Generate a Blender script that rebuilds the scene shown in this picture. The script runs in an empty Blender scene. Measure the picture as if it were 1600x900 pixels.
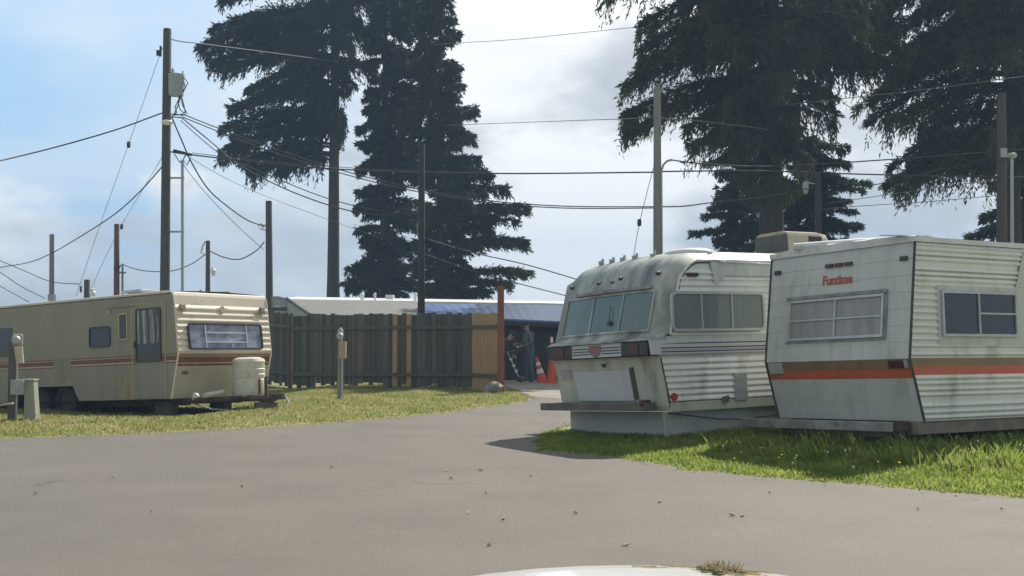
import bpy, bmesh, math, random
import numpy as np
from mathutils import Vector, Matrix
random.seed(7); RNG = np.random.default_rng(11)
SC = bpy.context.scene; COL = SC.collection
R = math.radians
CAMH, F, HZ = 1.5, 1900.0, 528.0
PITCH = math.atan((HZ - 450) / F)

def P(px, py, D):
    """World point at forward distance D seen along photo pixel (1600x900)."""
    u = -(py - 450) / F; w = (px - 800) / F
    c, s = math.cos(PITCH), math.sin(PITCH)
    d = Vector((w, c - u * s, s + u * c)); k = D / d.y
    return Vector((d.x * k, D, CAMH + d.z * k))

# ------------------------------------------------------------------ mesh helpers
class MB:
    def __init__(s): s.v = []; s.f = []; s.m = []; s.mi = 0
    def face(s, pts, mi=None):
        i = len(s.v); s.v += [tuple(p) for p in pts]
        s.f.append(tuple(range(i, i + len(pts)))); s.m.append(s.mi if mi is None else mi)
    def grid(s, rows, mi=None, close=False, mf=None):
        i = len(s.v); n = len(rows[0])
        for r in rows: s.v += [tuple(p) for p in r]
        for a in range(len(rows) - 1):
            for b in range(n if close else n - 1):
                c = (b + 1) % n
                s.f.append((i + a*n + b, i + a*n + c, i + (a+1)*n + c, i + (a+1)*n + b))
                s.m.append(mf(a, b) if mf else (s.mi if mi is None else mi))
    def hexa(s, p, mi=None):
        """8 points: bottom loop 0-3, top loop 4-7."""
        i = len(s.v); s.v += [tuple(q) for q in p]
        for f in ((3,2,1,0),(4,5,6,7),(0,1,5,4),(1,2,6,5),(2,3,7,6),(3,0,4,7)):
            s.f.append(tuple(i + k for k in f)); s.m.append(s.mi if mi is None else mi)
    def box(s, c, d, M=None, mi=None):
        x, y, z = (q / 2 for q in d); c = Vector(c)
        p = [Vector(q) for q in ((-x,-y,-z),(x,-y,-z),(x,y,-z),(-x,y,-z),(-x,-y,z),(x,-y,z),(x,y,z),(-x,y,z))]
        s.hexa([c + (M @ q if M else q) for q in p], mi)
    def pbox(s, pl, a0, a1, b0, b1, n0, n1, mi=None):
        q = [pl(a0,b0,n0), pl(a1,b0,n0), pl(a1,b1,n0), pl(a0,b1,n0), pl(a0,b0,n1), pl(a1,b0,n1), pl(a1,b1,n1), pl(a0,b1,n1)]
        s.hexa(q, mi)
    def tube(s, pts, r, n=8, cap=True, mi=None):
        pts = [Vector(p) for p in pts]
        rs = r if isinstance(r, (list, tuple)) else [r] * len(pts)
        rows = []; prev = None
        for k, p in enumerate(pts):
            t = (pts[min(k+1, len(pts)-1)] - pts[max(k-1, 0)]).normalized()
            if prev is None:
                a = Vector((1,0,0)) if abs(t.x) < .8 else Vector((0,1,0))
                prev = (a - t * a.dot(t)).normalized()
            prev = (prev - t * prev.dot(t)).normalized(); b = t.cross(prev)
            rows.append([p + (prev * math.cos(2*math.pi*j/n) + b * math.sin(2*math.pi*j/n)) * rs[k] for j in range(n)])
        s.grid(rows, mi, close=True)
        if cap:
            s.face(rows[0][::-1], mi); s.face(rows[-1], mi)
    def lathe(s, prof, c=(0,0,0), n=16, mi=None, M=None):
        c = Vector(c); rows = []
        for r, z in prof:
            q = [Vector((r*math.cos(2*math.pi*j/n), r*math.sin(2*math.pi*j/n), z)) for j in range(n)]
            rows.append([c + (M @ k if M else k) for k in q])
        s.grid(rows, mi, close=True)
        if prof[0][0] > 1e-4: s.face(rows[0][::-1], mi)
        if prof[-1][0] > 1e-4: s.face(rows[-1], mi)
    def ball(s, c, r, n=10, mi=None):
        rx, ry, rz = r if isinstance(r, (tuple, list)) else (r, r, r); c = Vector(c)
        rows = [[c + Vector((rx*math.sin(a)*math.cos(b), ry*math.sin(a)*math.sin(b), rz*math.cos(a)))
                 for b in [2*math.pi*j/n for j in range(n)]] for a in [math.pi*(k+.02)/(n//2*1.0+.04) for k in range(n//2+1)]]
        s.grid(rows, mi, close=True)
    def build(s, name, mats, parent=None, smooth=False, bevel=0, recalc=True):
        me = bpy.data.meshes.new(name); me.from_pydata(s.v, [], s.f)
        if not isinstance(mats, (list, tuple)): mats = [mats]
        for m in mats: me.materials.append(m)
        me.polygons.foreach_set('material_index', s.m)
        if recalc:
            bm = bmesh.new(); bm.from_mesh(me)
            bmesh.ops.remove_doubles(bm, verts=bm.verts, dist=1e-5)
            bmesh.ops.recalc_face_normals(bm, faces=bm.faces)
            bm.to_mesh(me); bm.free()
        if smooth:
            me.polygons.foreach_set('use_smooth', [True] * len(me.polygons))
        o = bpy.data.objects.new(name, me); COL.objects.link(o)
        if parent: o.parent = parent
        if bevel:
            b = o.modifiers.new('bevel', 'BEVEL'); b.width = bevel; b.segments = 2; b.limit_method = 'ANGLE'; b.angle_limit = R(40)
        if smooth == 'auto':
            me.set_sharp_from_angle(angle=R(38))
        return o

class Plane:
    def __init__(s, o, u, v):
        s.o = Vector(o); s.u = Vector(u).normalized(); s.v = Vector(v).normalized(); s.n = s.u.cross(s.v).normalized()
    def __call__(s, a, b, n=0): return s.o + s.u*a + s.v*b + s.n*n

def tag(o, label=None, cat=None, group=None, kind=None):
    if label: o['label'] = label
    if cat: o['category'] = cat
    if group: o['group'] = group
    if kind: o['kind'] = kind
    return o
def empty(name, M=None, loc=None):
    o = bpy.data.objects.new(name, None); COL.objects.link(o); o.empty_display_size = .2
    if M is not None: o.matrix_world = M
    elif loc is not None: o.location = loc
    return o

# ------------------------------------------------------------------ materials
def srgb(r, g, b):
    f = lambda c: (c/12.92 if c <= .04045 else ((c+.055)/1.055)**2.4)
    return (f(r/255), f(g/255), f(b/255))
def mat(name, col, rough=.6, col2=None, scale=4.0, amt=1.0, stretch=(1,1,1), metal=0, bump=0, bscale=40, dirt=None, dscale=1.5, dlo=.5, dhi=.75, spec=.5, coat=0, detail=6, trans=0):
    m = bpy.data.materials.new(name); m.use_nodes = True
    nt = m.node_tree; N = nt.nodes; L = nt.links; b = N['Principled BSDF']
    b.inputs['Roughness'].default_value = rough; b.inputs['Metallic'].default_value = metal
    b.inputs['Specular IOR Level'].default_value = spec; b.inputs['Coat Weight'].default_value = coat
    b.inputs['Base Color'].default_value = (*col, 1)
    tc = N.new('ShaderNodeTexCoord'); mp = N.new('ShaderNodeMapping'); mp.inputs['Scale'].default_value = stretch
    L.new(tc.outputs['Object'], mp.inputs['Vector'])
    src = None
    def noise(sc, det=detail):
        n = N.new('ShaderNodeTexNoise'); n.inputs['Scale'].default_value = sc; n.inputs['Detail'].default_value = det
        n.inputs['Roughness'].default_value = .62; L.new(mp.outputs['Vector'], n.inputs['Vector']); return n
    def mix(fac, A, B):
        x = N.new('ShaderNodeMix'); x.data_type = 'RGBA'
        L.new(fac, x.inputs['Factor'])
        for s_, v in ((6, A), (7, B)):
            if isinstance(v, tuple): x.inputs[s_].default_value = (*v, 1)
            else: L.new(v, x.inputs[s_])
        return x.outputs[2]
    def ramp(out, lo, hi, top=1.0):
        r = N.new('ShaderNodeMapRange'); r.inputs[1].default_value = lo; r.inputs[2].default_value = hi
        r.inputs[4].default_value = top; L.new(out, r.inputs[0]); return r.outputs[0]
    if col2:
        n = noise(scale); src = mix(ramp(n.outputs['Fac'], .35, .65, amt), col, col2)
    if dirt:
        n = noise(dscale); src = mix(ramp(n.outputs['Fac'], dlo, dhi, .85), src or col, dirt)
    if src is not None: L.new(src, b.inputs['Base Color'])
    if bump:
        n = noise(bscale); bp = N.new('ShaderNodeBump'); bp.inputs['Strength'].default_value = bump; bp.inputs['Distance'].default_value = .02
        L.new(n.outputs['Fac'], bp.inputs['Height']); L.new(bp.outputs['Normal'], b.inputs['Normal'])
    if trans:
        t = N.new('ShaderNodeBsdfTranslucent'); ms = N.new('ShaderNodeMixShader'); ms.inputs[0].default_value = trans
        if src is not None: L.new(src, t.inputs['Color'])
        else: t.inputs['Color'].default_value = (*col, 1)
        L.new(b.outputs[0], ms.inputs[1]); L.new(t.outputs[0], ms.inputs[2])
        L.new(ms.outputs[0], N['Material Output'].inputs['Surface'])
    return m

M = {}
M['white_alu'] = mat('white_alu', (.80,.81,.76), .22, (.71,.73,.68), 3, dirt=(.30,.32,.26), dscale=2.2, dlo=.54, dhi=.82, stretch=(1,1,.35), bump=.22, bscale=3)
M['white_flat'] = mat('white_flat', (.62,.64,.595), .5, (.52,.55,.51), 1.6, dirt=(.32,.34,.30), dscale=2.6, dlo=.54, dhi=.80, stretch=(2.0,2.0,.4), bump=.3, bscale=1.6)
M['roof_white'] = mat('roof_white', (.74,.75,.73), .5, (.6,.61,.58), 2, dirt=(.3,.3,.27), dscale=3, dlo=.58, dhi=.8)
M['cap_fibre'] = mat('cap_fibre', (.52,.55,.50), .5, (.33,.36,.33), 1.3, dirt=(.085,.095,.09), dscale=1.7, dlo=.42, dhi=.66, stretch=(1.6,1.6,.5))
M['cream_low'] = mat('cream_low', (.56,.57,.47), .5, (.46,.47,.38), 2, dirt=(.13,.13,.10), dscale=2.1, dlo=.55, dhi=.78, stretch=(2,2,.5))
M['beige'] = mat('beige', (.285,.27,.21), .5, (.24,.23,.18), 1.2, dirt=(.20,.17,.10), dscale=1.6, dlo=.56, dhi=.82, stretch=(1.4,1.4,.35), bump=.3, bscale=2)  # trailer beige darkened to the tone of its shaded side
M['beige_front_lit'] = mat('beige_front_lit', (.74,.66,.55), .34, (.66,.59,.49), 3, dirt=(.24,.20,.14), dscale=3.5, dlo=.58, dhi=.75, stretch=(1,.5,1.5))  # sunlight on the upper front put into a lighter beige
M['beige_low'] = mat('beige_low', (.47,.435,.34), .5, (.40,.375,.29), 1.4, dirt=(.24,.21,.15), dscale=2, dlo=.58, dhi=.82, stretch=(1,1,.4))  # lower front lifted in colour to read brighter than the shaded side
M['brown_stain'] = mat('brown_stain', (.27,.205,.115), .7, (.36,.31,.20), 3, stretch=(3,3,.6))
M['emblem'] = mat('emblem', (.30,.15,.14), .5, (.22,.13,.12), 15)
M['maroon'] = mat('maroon', (.14,.045,.03), .5, (.20,.08,.05), 8)
M['tan_line'] = mat('tan_line', (.45,.36,.24), .5)
M['orange'] = mat('orange', (.62,.13,.055), .45, (.5,.12,.06), 4)
M['brown'] = mat('brown', (.30,.19,.10), .5, (.22,.14,.08), 3)
M['text_red'] = mat('text_red', (.50,.10,.05), .5, (.35,.10,.06), 20)
M['red_lens'] = mat('red_lens', (.45,.02,.02), .25, coat=.5)
M['darkred_lens'] = mat('darkred_lens', (.085,.022,.02), .3, (.06,.02,.02), 9)
M['alu_frame'] = mat('alu_frame', (.55,.57,.57), .38, (.45,.47,.47), 9, metal=.35)
M['dark_seal'] = mat('dark_seal', (.05,.055,.05), .7, (.09,.09,.08), 14)
M['dark_plastic'] = mat('dark_plastic', (.022,.024,.026), .4, (.035,.035,.035), 6)
M['glass_dark'] = mat('glass_dark', (.022,.027,.032), .06, (.035,.04,.045), 1.2, coat=.4)
M['glass_green'] = mat('glass_green', (.085,.135,.12), .1, (.12,.17,.15), 1.6, coat=.3, stretch=(1,1,.3))
M['glass_curtain'] = mat('glass_curtain', (.37,.35,.325), .2, (.27,.26,.25), 2.0, stretch=(4,4,.35))
M['foil'] = mat('foil', (.11,.135,.22), .12, (.30,.33,.42), 3.5, dirt=(.62,.65,.70), dscale=6, dlo=.60, dhi=.70, bump=.6, bscale=6, stretch=(1,.7,1.4))
M['drape'] = mat('drape', (.42,.41,.37), .4, (.1,.1,.1), 3, stretch=(5,5,.7))
M['wood_grey'] = mat('wood_grey', (.17,.16,.145), .8, (.27,.26,.24), 6, stretch=(4,4,.5), bump=.3)
M['beam_grey'] = mat('beam_grey', (.36,.36,.33), .7, (.2,.2,.18), 4, dirt=(.1,.09,.07), dscale=6, dlo=.55, dhi=.7)
M['beam_dark'] = mat('beam_dark', (.17,.165,.135), .8, (.10,.10,.085), 5)
M['frame_tan'] = mat('frame_tan', (.30,.26,.20), .7, (.2,.17,.13), 4)
M['black_under'] = mat('black_under', (.018,.019,.02), .9, (.03,.03,.03), 5)
M['rubber'] = mat('rubber', (.02,.02,.02), .8)
M['rust'] = mat('rust', (.11,.065,.045), .8, (.05,.04,.035), 9)
M['skirt'] = mat('skirt', (.46,.48,.46), .6, (.36,.39,.385), 1.6, dirt=(.25,.28,.27), dscale=2.4, dlo=.55, dhi=.75)
M['board_white'] = mat('board_white', (.60,.62,.63), .5, (.54,.56,.58), 2)
M['tank'] = mat('tank', (.66,.65,.58), .45, (.55,.54,.48), 4, dirt=(.20,.18,.14), dscale=4, dlo=.58, dhi=.8)
M['ac_beige'] = mat('ac_beige', (.42,.38,.29), .6, (.33,.30,.23), 5, dirt=(.15,.13,.1), dscale=5, dlo=.6, dhi=.8)
M['pole'] = mat('pole', (.060,.052,.050), .85, (.10,.088,.08), 7, stretch=(5,5,.3), bump=.3, bscale=9)
M['pole_dark'] = mat('pole_dark', (.035,.033,.034), .9, (.055,.05,.048), 7, stretch=(5,5,.3))
M['pole_red'] = mat('pole_red', (.12,.06,.045), .85, (.11,.06,.045), 7, stretch=(5,5,.3))
M['pole_grey'] = mat('pole_grey', (.26,.255,.24), .75, (.19,.185,.175), 7, stretch=(5,5,.2))
M['galv'] = mat('galv', (.42,.44,.44), .45, (.34,.36,.36), 8, metal=.3)
M['transformer'] = mat('transformer', (.36,.40,.42), .45, (.30,.34,.36), 4)
M['lamp_white'] = mat('lamp_white', (.72,.74,.72), .3)
M['wire'] = mat('wire', (.03,.03,.032), .6)
M['wire_pale'] = mat('wire_pale', (.16,.165,.17), .6)
M['porcelain'] = mat('porcelain', (.30,.27,.25), .3, coat=.4)
M['box_beige'] = mat('box_beige', (.42,.34,.22), .6, (.34,.27,.17), 6)
M['box_grey'] = mat('box_grey', (.36,.38,.37), .5, (.30,.32,.31), 6)
M['pedestal_green'] = mat('pedestal_green', (.25,.27,.20), .6, (.33,.34,.28), 5)
M['note'] = mat('note', (.55,.50,.42), .7, (.42,.36,.28), 9)
M['glass_pale'] = mat('glass_pale', (.15,.19,.185), .12, (.20,.235,.23), 1.6, coat=.3, stretch=(1,1,.3))
M['fence_dark'] = mat('fence_dark', (.115,.116,.10), .85, (.07,.072,.063), 2.2, stretch=(7,7,.25), bump=.3, dirt=(.14,.15,.13), dscale=2, dlo=.5, dhi=.8)
M['fence_dark2'] = mat('fence_dark2', (.078,.082,.074), .85, (.05,.054,.05), 2.2, stretch=(7,7,.25), bump=.3)
M['fence_dark3'] = mat('fence_dark3', (.17,.15,.115), .85, (.115,.10,.08), 2.2, stretch=(7,7,.25), bump=.3)
M['fence_brown'] = mat('fence_brown', (.12,.085,.06), .85, (.07,.055,.045), 3, stretch=(7,7,.3), bump=.3)
M['fence_tan'] = mat('fence_tan', (.42,.29,.15), .8, (.33,.22,.11), 3, stretch=(7,7,.35), bump=.3)
M['post_red'] = mat('post_red', (.24,.09,.055), .8, (.17,.065,.045), 4, stretch=(4,4,.4))
M['rock'] = mat('rock', (.26,.24,.21), .9, (.15,.14,.12), 7, bump=.6, bscale=12)
M['roof_grey'] = mat('roof_grey', (.20,.20,.19), .75, (.15,.15,.145), 2.2, stretch=(6,.6,1))
M['roof_blue'] = mat('roof_blue', (.11,.17,.36), .35, (.14,.21,.42), 1.5, dirt=(.30,.33,.40), dscale=1.3, dlo=.62, dhi=.85, stretch=(2,.6,1))
M['wall_dark'] = mat('wall_dark', (.06,.065,.065), .9, (.035,.038,.04), 3, stretch=(7,7,.3))
M['wall_pale'] = mat('wall_pale', (.32,.35,.33), .7, (.26,.29,.28), 2)
M['hoodie'] = mat('hoodie', (.10,.105,.11), .9, (.14,.145,.15), 9, bump=.3)
M['dark_top'] = mat('dark_top', (.04,.042,.045), .9, (.06,.062,.066), 9)
M['jeans'] = mat('jeans', (.085,.11,.15), .9, (.11,.14,.19), 12)
M['skin'] = mat('skin', (.38,.22,.16), .6)
M['cap'] = mat('cap', (.03,.03,.035), .8)
M['boot'] = mat('boot', (.03,.025,.02), .7)
M['cone'] = mat('cone', (.72,.10,.035), .5, (.6,.085,.03), 6)
M['cone_band'] = mat('cone_band', (.75,.75,.72), .4)
M['car_white'] = mat('car_white', (.80,.80,.79), .28, coat=.6, col2=(.77,.77,.76), scale=3)
M['car_glass'] = mat('car_glass', (.02,.025,.025), .04, coat=.5)
M['chrome'] = mat('chrome', (.6,.6,.6), .15, metal=1)
M['lens'] = mat('lens', (.6,.62,.64), .08, coat=.8)
M['dry_grass'] = mat('dry_grass', (.55,.42,.24), .8, (.38,.34,.16), 30)
M['moss'] = mat('moss', (.16,.15,.06), .9, (.09,.08,.04), 40)
M['leaf_brown'] = mat('leaf_brown', (.06,.045,.03), .8)
M['leaf_pale'] = mat('leaf_pale', (.30,.27,.22), .8)
M['bark'] = mat('bark', (.05,.04,.035), .95, (.028,.024,.022), 5, stretch=(4,4,.4), bump=.8, bscale=10)
# ------------------------------------------------------------------ camera, sun, sky
cam = bpy.data.cameras.new('camera'); co = bpy.data.objects.new('camera', cam); COL.objects.link(co)
co.location = (0, 0, CAMH); co.rotation_euler = (R(90) + PITCH, 0, 0)
cam.sensor_width = 36; cam.lens = 36 * F / 1600; cam.clip_start = .05; cam.clip_end = 6000
SC.camera = co
SUN_EL, SUN_AZ = R(45.5), math.atan2(.57, .82)        # azimuth from +Y towards +X
sd = Vector((math.sin(SUN_AZ)*math.cos(SUN_EL), math.cos(SUN_AZ)*math.cos(SUN_EL), math.sin(SUN_EL)))
sl = bpy.data.lights.new('sun', 'SUN'); sl.energy = 5.0; sl.angle = R(.53); sl.color = (1, .95, .86)
so = bpy.data.objects.new('sun', sl); COL.objects.link(so); so.location = (20, 20, 40)
so.rotation_euler = sd.to_track_quat('Z', 'Y').to_euler()
w = bpy.data.worlds.new('World'); SC.world = w; w.use_nodes = True
nt = w.node_tree; N = nt.nodes; L = nt.links
for n in list(N): N.remove(n)
out = N.new('ShaderNodeOutputWorld'); bg = N.new('ShaderNodeBackground'); L.new(bg.outputs[0], out.inputs[0])
sky = N.new('ShaderNodeTexSky'); sky.sky_type = 'NISHITA'; sky.sun_disc = False
sky.sun_elevation = SUN_EL; sky.sun_rotation = SUN_AZ; sky.air_density = 1.2; sky.dust_density = 1.5; sky.ozone_density = 1.5
SKYK = .10
bg.inputs[1].default_value = SKYK
tc = N.new('ShaderNodeTexCoord'); sx = N.new('ShaderNodeSeparateXYZ'); L.new(tc.outputs['Generated'], sx.inputs[0])
def math_(op, a, b=None, c=None):
    n = N.new('ShaderNodeMath'); n.operation = op
    for i, v in enumerate((a, b, c)):
        if v is None: continue
        if isinstance(v, (int, float)): n.inputs[i].default_value = v
        else: L.new(v, n.inputs[i])
    return n.outputs[0]
def maprange(v, a, b, c=0., d=1.):
    n = N.new('ShaderNodeMapRange'); n.interpolation_type = 'SMOOTHSTEP'
    n.inputs[1].default_value = a; n.inputs[2].default_value = b; n.inputs[3].default_value = c; n.inputs[4].default_value = d
    L.new(v, n.inputs[0]); return n.outputs[0]
def cmix(f, A, B):
    x = N.new('ShaderNodeMix'); x.data_type = 'RGBA'
    if isinstance(f, float): x.inputs[0].default_value = f
    else: L.new(f, x.inputs[0])
    for s_, v in ((6, A), (7, B)):
        if isinstance(v, tuple): x.inputs[s_].default_value = (*v, 1)
        else: L.new(v, x.inputs[s_])
    return x.outputs[2]
def cnoise(scale, detail, off, rough=.55, sz=2.2):
    mp = N.new('ShaderNodeMapping'); mp.inputs['Scale'].default_value = (1, 1, sz); mp.inputs['Location'].default_value = off
    L.new(tc.outputs['Generated'], mp.inputs[0])
    n = N.new('ShaderNodeTexNoise'); n.inputs['Scale'].default_value = scale; n.inputs['Detail'].default_value = detail
    n.inputs['Roughness'].default_value = rough; L.new(mp.outputs[0], n.inputs['Vector']); return n.outputs[0]
# thick cloud over most of the sky, thin veil with blue showing through in the west (left)
c1 = cnoise(3.6, 5, (.35, .2, .1), .45); c2 = cnoise(8.0, 7, (3.1, 1.7, .4), .5); c3 = cnoise(2.6, 3, (7.3, 2.2, 5.5), .45)
west = maprange(sx.outputs['X'], -.02, -.30)
hi = maprange(sx.outputs['Z'], .05, .17)
low = maprange(sx.outputs['Z'], .20, .06)
lum = math_('ADD', math_('MULTIPLY', c1, .62), math_('MULTIPLY', c2, .38))
bank = cmix(maprange(lum, .42, .54), (.49, .505, .52), (1.08, 1.065, 1.035))     # grey undersides to sunlit white
bank = cmix(maprange(c3, .45, .62, 0, .55), bank, (.62, .66, .685))       # smoother sheets
veil = cmix(maprange(c1, .42, .66), (.37, .60, .86), (.64, .76, .88))
gap = math_('MULTIPLY', west, maprange(math_('ADD', math_('MULTIPLY', hi, .34), c2), .54, .70))
skyc = cmix(gap, bank, veil)
# bright thin cloud stays sunward; unseen sky behind and overhead greyed to cut ambient
back = math_('MAXIMUM', maprange(sx.outputs['Y'], .62, -.1), maprange(sx.outputs['Z'], .38, .75))
skyc = cmix(back, skyc, (.38, .395, .39))
sc_ = N.new('ShaderNodeVectorMath'); sc_.operation = 'SCALE'; sc_.inputs['Scale'].default_value = 1 / SKYK
L.new(skyc, sc_.inputs[0])
mx = cmix(.93, sky.outputs[0], (0, 0, 0)); mxn = mx.node; L.new(sc_.outputs[0], mxn.inputs[7])
L.new(mx, bg.inputs[0])
SC.view_settings.view_transform = 'Standard'; SC.view_settings.look = 'None'; SC.view_settings.gamma = 1
SC.view_settings.exposure = .34; SC.view_settings.use_curve_mapping = False
SC.render.engine = 'CYCLES'; SC.cycles.use_denoising = True; SC.cycles.max_bounces = 6; SC.cycles.transparent_max_bounces = 6
SC.cycles.sample_clamp_indirect = 4

# ------------------------------------------------------------------ terrain, road
def gnd(px, py):
    d = CAMH / ((py - HZ) / F + .005); return ((px - 800) / F * d, d)
ROAD = [(-60, 9), (-18, 13.9)] + [gnd(*q) for q in ((-250,697),(0,685),(200,678),(400,668),(520,660),(620,652),(700,644),(760,636),(800,631),(822,626.5),(829,623),(824,618.5))] + \
       [(.15, 31), (-.2, 33), (-.35, 36), (-.35, 44), (1.2, 44), (1.3, 38), (1.7, 33.5), (4, 29.5), (9, 27), (8.5, 25.6), (4.2, 25), (2.2, 22.5), (1.0, 20), (.35, 17.6)] + \
       [gnd(*q) for q in ((838,703),(905,709),(1000,719),(1072,733),(1160,741),(1240,748),(1400,761),(1600,778))] + [(6.2, 10.2), (10, 8.1), (16, 4.5), (60, -16), (60, -60), (-60, -60)]
RP = np.array(ROAD)
# natural wobble on the seen edges
def wob(P_):
    out_ = []
    for i in range(len(P_)):
        a, b = P_[i], P_[(i+1) % len(P_)]
        n = max(1, int(np.hypot(*(b-a)) / .3)) if np.hypot(*(b-a)) < 9 else 1
        for k in range(n):
            q = a + (b-a) * k / n
            out_.append(q + (RNG.normal(0, .035, 2) if n > 1 else 0))
    return np.array(out_)
RW = wob(RP)
def sdf(x, y):
    """signed distance to the road: negative on it"""
    x = np.asarray(x, float); y = np.asarray(y, float)
    dmin = np.full(x.shape, 1e9); ins = np.zeros(x.shape, bool)
    n = len(RW)
    for i in range(n):
        ax, ay = RW[i]; bx, by = RW[(i+1) % n]
        ex, ey = bx-ax, by-ay; l2 = ex*ex + ey*ey
        t = np.clip(((x-ax)*ex + (y-ay)*ey) / l2, 0, 1)
        d = (x-ax-t*ex)**2 + (y-ay-t*ey)**2
        dmin = np.minimum(dmin, d)
        c = ((ay > y) != (by > y))
        with np.errstate(divide='ignore', invalid='ignore'):
            xi = ax + (y-ay) * ex / np.where(ey == 0, 1e-9, ey)
        ins ^= c & (x < xi)
    d = np.sqrt(dmin); return np.where(ins, -d, d)
def sstep(v, a, b):
    t = np.clip((v-a)/(b-a), 0, 1); return t*t*(3-2*t)
def rz(y): return .005 * np.clip(y, -60, 160)
def tz(x, y, d=None):
    """height of the grass ground"""
    x = np.asarray(x, float); y = np.asarray(y, float)
    if d is None: d = sdf(x, y)
    amp = .05 + .03 * sstep(x, 1.6, 3.8) * (1 - sstep(y, 19, 23))
    z = rz(y) + .012*sstep(d, 0, .1) + amp * sstep(d, 0, 2.6)
    z = z - .17 * sstep(-x, 4.6, 6.2) * sstep(y, 20.6, 22.2) * (1-sstep(y, 30, 36))
    z = z + .03 * np.sin(x*1.7+y*.6) * np.sin(y*1.3-x*.5) * sstep(d, .2, 1.5)
    return np.where(d > 0, z, rz(y) - .035)
def axis(lo, hi, step, far):
    a = list(np.arange(lo, hi + 1e-6, step)); s = step
    v = lo
    pre = []
    while v > -far: s *= 1.5; v -= s; pre.append(v)
    s = step; v = hi; post = []
    while v < far: s *= 1.5; v += s; post.append(v)
    return np.array(pre[::-1] + a + post)
gx = axis(-16, 14, .2, 700); gy = axis(5, 46, .2, 700)
X, Y = np.meshgrid(gx, gy); Z = tz(X, Y)
gb = MB(); gb.v = np.stack([X.ravel(), Y.ravel(), Z.ravel()], 1).tolist()
nx = len(gx)
gb.f = [(j*nx+i, j*nx+i+1, (j+1)*nx+i+1, (j+1)*nx+i) for j in range(len(gy)-1) for i in range(nx-1)]; gb.m = [0]*len(gb.f)
M['soil'] = mat('soil', (.30,.265,.105), .95, (.21,.22,.065), 1.1, dirt=(.33,.27,.16), dscale=.9, dlo=.52, dhi=.70, bump=.6, bscale=25)
tag(gb.build('ground', M['soil'], recalc=False, smooth=True), 'mown yellowish green grassy ground around the trailers', kind='structure')
# asphalt: worn, with lighter stone, darker patches and faint cracks
am = mat('asphalt', (.158,.138,.114), .74, (.132,.116,.097), .7, dirt=(.112,.099,.084), dscale=.35, dlo=.56, dhi=.80, bump=.3, bscale=160, spec=.4)
nt2 = am.node_tree; bs = nt2.nodes['Principled BSDF']; src = bs.inputs['Base Color'].links[0].from_socket
tc2 = nt2.nodes.new('ShaderNodeTexCoord')
nz = nt2.nodes.new('ShaderNodeTexNoise'); nz.inputs['Scale'].default_value = 75; nz.inputs['Detail'].default_value = 4; nz.inputs['Roughness'].default_value = .8
nt2.links.new(tc2.outputs['Object'], nz.inputs['Vector'])
mr = nt2.nodes.new('ShaderNodeMapRange'); mr.inputs[1].default_value = .3; mr.inputs[2].default_value = .7; mr.inputs[3].default_value = .5; mr.inputs[4].default_value = 1.5
nt2.links.new(nz.outputs[0], mr.inputs[0])
mm = nt2.nodes.new('ShaderNodeMix'); mm.data_type = 'RGBA'; mm.blend_type = 'MULTIPLY'; mm.inputs[0].default_value = 1
nt2.links.new(src, mm.inputs[6]); nt2.links.new(mr.outputs[0], mm.inputs[7]); nt2.links.new(mm.outputs[2], bs.inputs['Base Color'])
def nn(t, **k):
    x = nt2.nodes.new(t)
    for a_, b_ in k.items(): x.inputs[a_].default_value = b_
    return x
# hairline cracks here and there
wn = nn('ShaderNodeTexNoise', Scale=1.4, Detail=5.0); nt2.links.new(tc2.outputs['Object'], wn.inputs['Vector'])
wm = nt2.nodes.new('ShaderNodeVectorMath'); wm.operation = 'SCALE'; wm.inputs['Scale'].default_value = .9; nt2.links.new(wn.outputs['Color'], wm.inputs[0])
wa = nt2.nodes.new('ShaderNodeVectorMath'); wa.operation = 'ADD'; nt2.links.new(tc2.outputs['Object'], wa.inputs[0]); nt2.links.new(wm.outputs[0], wa.inputs[1])
vo = nn('ShaderNodeTexVoronoi', Scale=.33); vo.feature = 'DISTANCE_TO_EDGE'; nt2.links.new(wa.outputs[0], vo.inputs['Vector'])
cr = nt2.nodes.new('ShaderNodeMapRange'); cr.inputs[1].default_value = .002; cr.inputs[2].default_value = .009; cr.inputs[3].default_value = 1; cr.inputs[4].default_value = 0; nt2.links.new(vo.outputs['Distance'], cr.inputs[0])
mk = nn('ShaderNodeTexNoise', Scale=.31, Detail=2.0); nt2.links.new(tc2.outputs['Object'], mk.inputs['Vector'])
mkr = nt2.nodes.new('ShaderNodeMapRange'); mkr.inputs[1].default_value = .52; mkr.inputs[2].default_value = .60; mkr.inputs[4].default_value = .5; nt2.links.new(mk.outputs['Fac'], mkr.inputs[0])
cm = nt2.nodes.new('ShaderNodeMath'); cm.operation = 'MULTIPLY'; nt2.links.new(cr.outputs[0], cm.inputs[0]); nt2.links.new(mkr.outputs[0], cm.inputs[1])
cx = nt2.nodes.new('ShaderNodeMix'); cx.data_type = 'RGBA'; nt2.links.new(cm.outputs[0], cx.inputs[0]); nt2.links.new(mm.outputs[2], cx.inputs[6]); cx.inputs[7].default_value = (.05,.045,.038,1)
nt2.links.new(cx.outputs[2], bs.inputs['Base Color'])
bm = bmesh.new(); vs = [bm.verts.new((q[0], q[1], float(rz(q[1])))) for q in RW]
f = bm.faces.new(vs); bmesh.ops.triangulate(bm, faces=[f], ngon_method='EAR_CLIP')
for f in bm.faces:
    if f.normal.z < 0: f.normal_flip()
me = bpy.data.meshes.new('road'); bm.to_mesh(me); bm.free(); me.materials.append(am)
ro = bpy.data.objects.new('road', me); COL.objects.link(ro); tag(ro, 'worn grey asphalt drive of the trailer park', kind='structure')
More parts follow.
